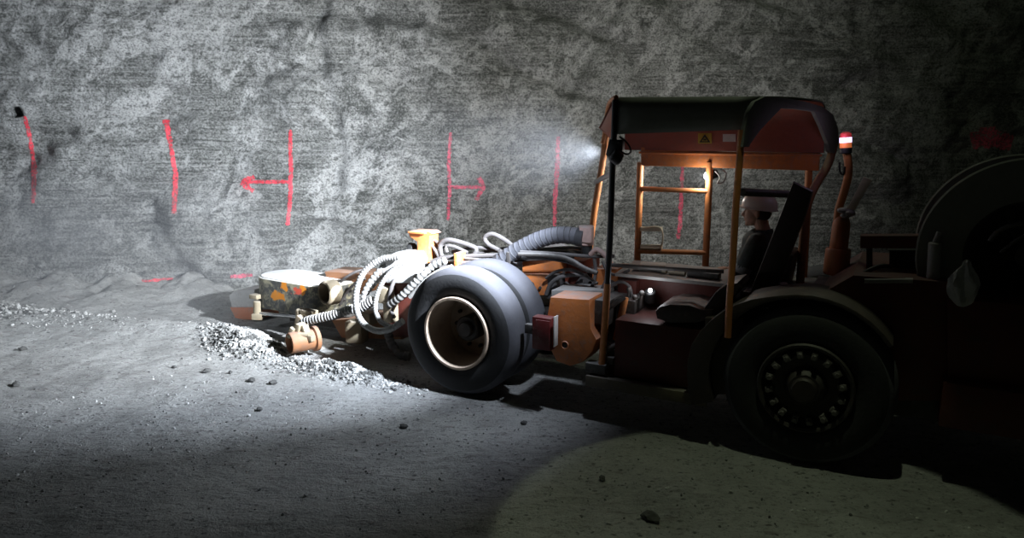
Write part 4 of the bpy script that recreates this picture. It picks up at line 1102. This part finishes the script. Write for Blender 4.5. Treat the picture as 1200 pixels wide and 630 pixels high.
sm_ = shd.lerp(elb, 0.75); dr_ = (elb - shd).normalized()
stp = MB().lathe([(-0.03, 0.064), (-0.03, 0.069), (0.03, 0.066), (0.03, 0.061)], sm_, dr_, 20, closed=True)
st_o = worn(stp.build('reflective_band', M['stripe'])); st_o['label'] = 'grey reflective sleeve band'
tr = MB()
for sy in (-1, 1):
    kn_ = Vector((1.86, 1 + sy * 0.15, 0.92)); ank = Vector((1.72, 1 + sy * 0.15, 0.50))
    limb(tr, [hip + Vector((0, sy * 0.06, -0.03)), kn_, ank], [0.115, 0.082, 0.065])
worn(remesh_obj(tr, 'trousers', 'trouser', 0.010, 2))
bt = MB()
for sy in (-1, 1):
    ank = Vector((1.72, 1 + sy * 0.15, 0.50))
    limb(bt, [ank + Vector((0.01, 0, 0.06)), ank + Vector((0.02, 0, -0.04))], [0.062, 0.058]); limb(bt, [ank + Vector((0.06, 0, -0.07)), ank + Vector((-0.10, 0, -0.075)), ank + Vector((-0.18, 0, -0.085))], [0.052, 0.05, 0.04])
worn(remesh_obj(bt, 'boots', 'seat', 0.009, 2))
hr = MB(); hr.ball(H_(0.030, 0, 0.004), 0.090, (0.86, 0.87, 0.84), 18, tilt)
worn(hr.build('hair', M['hair']))
# helmet: domed shell, ridge, brim with a peak
hm = MB()
hm.lathe([(0.0, 0.118), (0.03, 0.119), (0.06, 0.112), (0.09, 0.094), (0.115, 0.062), (0.126, 0.03), (0.128, 0.001), ], Vector((0, 0, 0)), (0, 0, 1), 36)
hm.box((0, 0, 0.122), (0.17, 0.03, 0.012), None, 0.005)
for v in hm.bm.verts: v.co = Vector((v.co.x * 1.18, v.co.y * 0.95, v.co.z))
hb_ = MB(); ring_o, ring_i = [], []
def brim(th): 
    c, s = math.cos(th), math.sin(th); pk = 0.045 * max(0, -c) ** 3
    return Vector((c * (0.118 * 1.18 + 0.010 + pk), s * (0.118 * 0.95 + 0.010), -0.010 * max(0, -c)))
for zz in (0.0, -0.008):
    ring_o.append([hb_.bm.verts.new(brim(2 * PI * k / 40) + Vector((0, 0, zz))) for k in range(40)])
    ring_i.append([hb_.bm.verts.new(Vector((math.cos(2 * PI * k / 40) * 0.118 * 1.17, math.sin(2 * PI * k / 40) * 0.118 * 0.94, zz))) for k in range(40)])
hb_.skin_rings([ring_i[0], ring_o[0], ring_o[1], ring_i[1]], closed=True)
hmat = Matrix.Translation(H_(0.006, 0, 0.040)) @ Matrix.Rotation(0.10, 4, 'Y')
hm.bm.transform(hmat); hb_.bm.transform(hmat)
he = worn(hm.build('helmet', M['helmet'])); he['label'] = 'white safety helmet'
bo_ = hb_.build('brim', M['helmet']); bo_.data.transform(Matrix.Translation(-PB)); bo_.parent = he

# ================================================================ LIGHT
def spot(name, loc, target, watts, deg, blend, col=(1, 1, 1), r=0.04):
    d = bpy.data.lights.new(name, 'SPOT'); d.energy = watts; d.spot_size = math.radians(deg); d.spot_blend = blend; d.color = col; d.shadow_soft_size = r
    o = bpy.data.objects.new(name, d); COL.objects.link(o); o.location = loc
    o.rotation_euler = (Vector(target) - Vector(loc)).to_track_quat('-Z', 'Y').to_euler(); return o
def point(name, loc, watts, col=(1, 1, 1), r=0.05):
    d = bpy.data.lights.new(name, 'POINT'); d.energy = watts; d.color = col; d.shadow_soft_size = r
    o = bpy.data.objects.new(name, d); COL.objects.link(o); o.location = loc; return o
# twin lamps on the near front post: one thrown far left, one down over the tyres and floor
LP = L2W(V(704, 178, -0.08))
spot('post_lamp_far', LP, (-5.4, 9.6, 2.2), 3000, 92, 0.9, (0.88, 0.93, 1.0))
spot('post_lamp_floor', LP, (-4.0, 8.4, 0.4), 1250, 88, 0.75, (0.76, 0.85, 1.0))
spot('post_lamp_low', LP, (-1.8, 6.5, 0.0), 150, 120, 1.0, (0.76, 0.85, 1.0))
# work lamp on the front bracket
spot('bracket_lamp', L2W(V(476, 286, 0.84)), L2W((-4.0, 1.8, 1.5)), 110, 170, 0.5, (0.94, 0.97, 1.0))
# unseen fill added off to the left, brightening drum, floor and wall foot
spot('left_fill', (-7.6, 5.4, 2.7), (-4.4, 9.4, 0.8), 650, 60, 1.0, (0.82, 0.90, 1.0), 0.15)
# flood lamp under the far side beam
spot('side_lamp', L2W(V(826, 207, 1.50)), (0.6, 10.5, 1.7), 520, 130, 0.7, (1.0, 0.98, 0.95))
point('side_lamp_spill', L2W(V(822, 213, 1.33)), 4.0, (1.0, 0.97, 0.92), 0.02)
# lamp on the viewer's side throws a round patch on the floor; another grazes the wall from the roof
spot('drift_lamp', (1.5, 4.1, 6.5), (1.50, 3.72, 0), 205, 28.5, 0.08, (0.86, 1.0, 0.66))
point('drift_lamp_wall', (2.2, 7.2, 5.9), 60, (0.84, 1.0, 0.66), 0.2)
# a cap lamp's faint patch
spot('cap_lamp', (-2.9, 1.2, 2.0), (-1.95, 4.4, 0), 12, 9, 0.6, (0.9, 1.0, 0.85))
point('console_light', L2W(V(758, 336, 0.36)), 1.2, (0.9, 0.93, 1))
point('beacon_light', L2W(V(984, 164, 0.9)), 0.4, (0.8, 0.65, 1))
w = bpy.data.worlds.new('mine'); SC.world = w; w.use_nodes = True
w.node_tree.nodes['Background'].inputs[0].default_value = (0.85, 0.95, 0.78, 1)
w.node_tree.nodes['Background'].inputs[1].default_value = 0.004

# ================================================================ DUSTY AIR
def haze(name, c, size, dens, label, nscale=0.8):
    bm = bmesh.new(); bmesh.ops.create_icosphere(bm, subdivisions=3, radius=0.5)
    me = bpy.data.meshes.new(name); bm.to_mesh(me); bm.free()
    o = bpy.data.objects.new(name, me); COL.objects.link(o); o.location = c; o.scale = size
    m = bpy.data.materials.new(name); m.use_nodes = True; t = m.node_tree; t.nodes.clear()
    out = t.nodes.new('ShaderNodeOutputMaterial'); vs = t.nodes.new('ShaderNodeVolumeScatter')
    vs.inputs['Color'].default_value = (0.9, 0.93, 1, 1); vs.inputs['Anisotropy'].default_value = 0.2
    tc = t.nodes.new('ShaderNodeTexCoord'); ln = t.nodes.new('ShaderNodeVectorMath'); ln.operation = 'LENGTH'
    t.links.new(tc.outputs['Object'], ln.inputs[0])
    fall = ramp(t, ln.outputs['Value'], 0.12, 0.48, 1, 0)
    g = t.nodes.new('ShaderNodeNewGeometry')
    n = noise_(t, g.outputs['Position'], nscale, 3)
    t.links.new(math_(t, 'MULTIPLY', math_(t, 'MULTIPLY', fall, ramp(t, n, 0.3, 0.7, 0.2, 1.4)), dens), vs.inputs['Density'])
    t.links.new(vs.outputs[0], out.inputs['Volume']); me.materials.append(m)
    tag(o, label, 'dust haze', kind='stuff')
    return o
if True:
    haze('dust_haze', (-4.9, 8.7, 0.8), (6.5, 2.4, 2.6), 0.30, 'grey dust drifting over the floor before the cutting head')
    haze('dust_haze', L2W((0.5, 0.75, 2.1)), (5.2, 2.6, 1.2), 0.012, 'thin dust lit in the lamp beam ahead of the cab roof')

SC.view_settings.view_transform = 'Standard'
SC.view_settings.look = 'None'
SC.view_settings.exposure = 0
SC.view_settings.gamma = 1
SC.view_settings.use_curve_mapping = False
SC.cycles.use_denoising = True
SC.cycles.volume_step_rate = 4
SC.cycles.max_bounces = 6
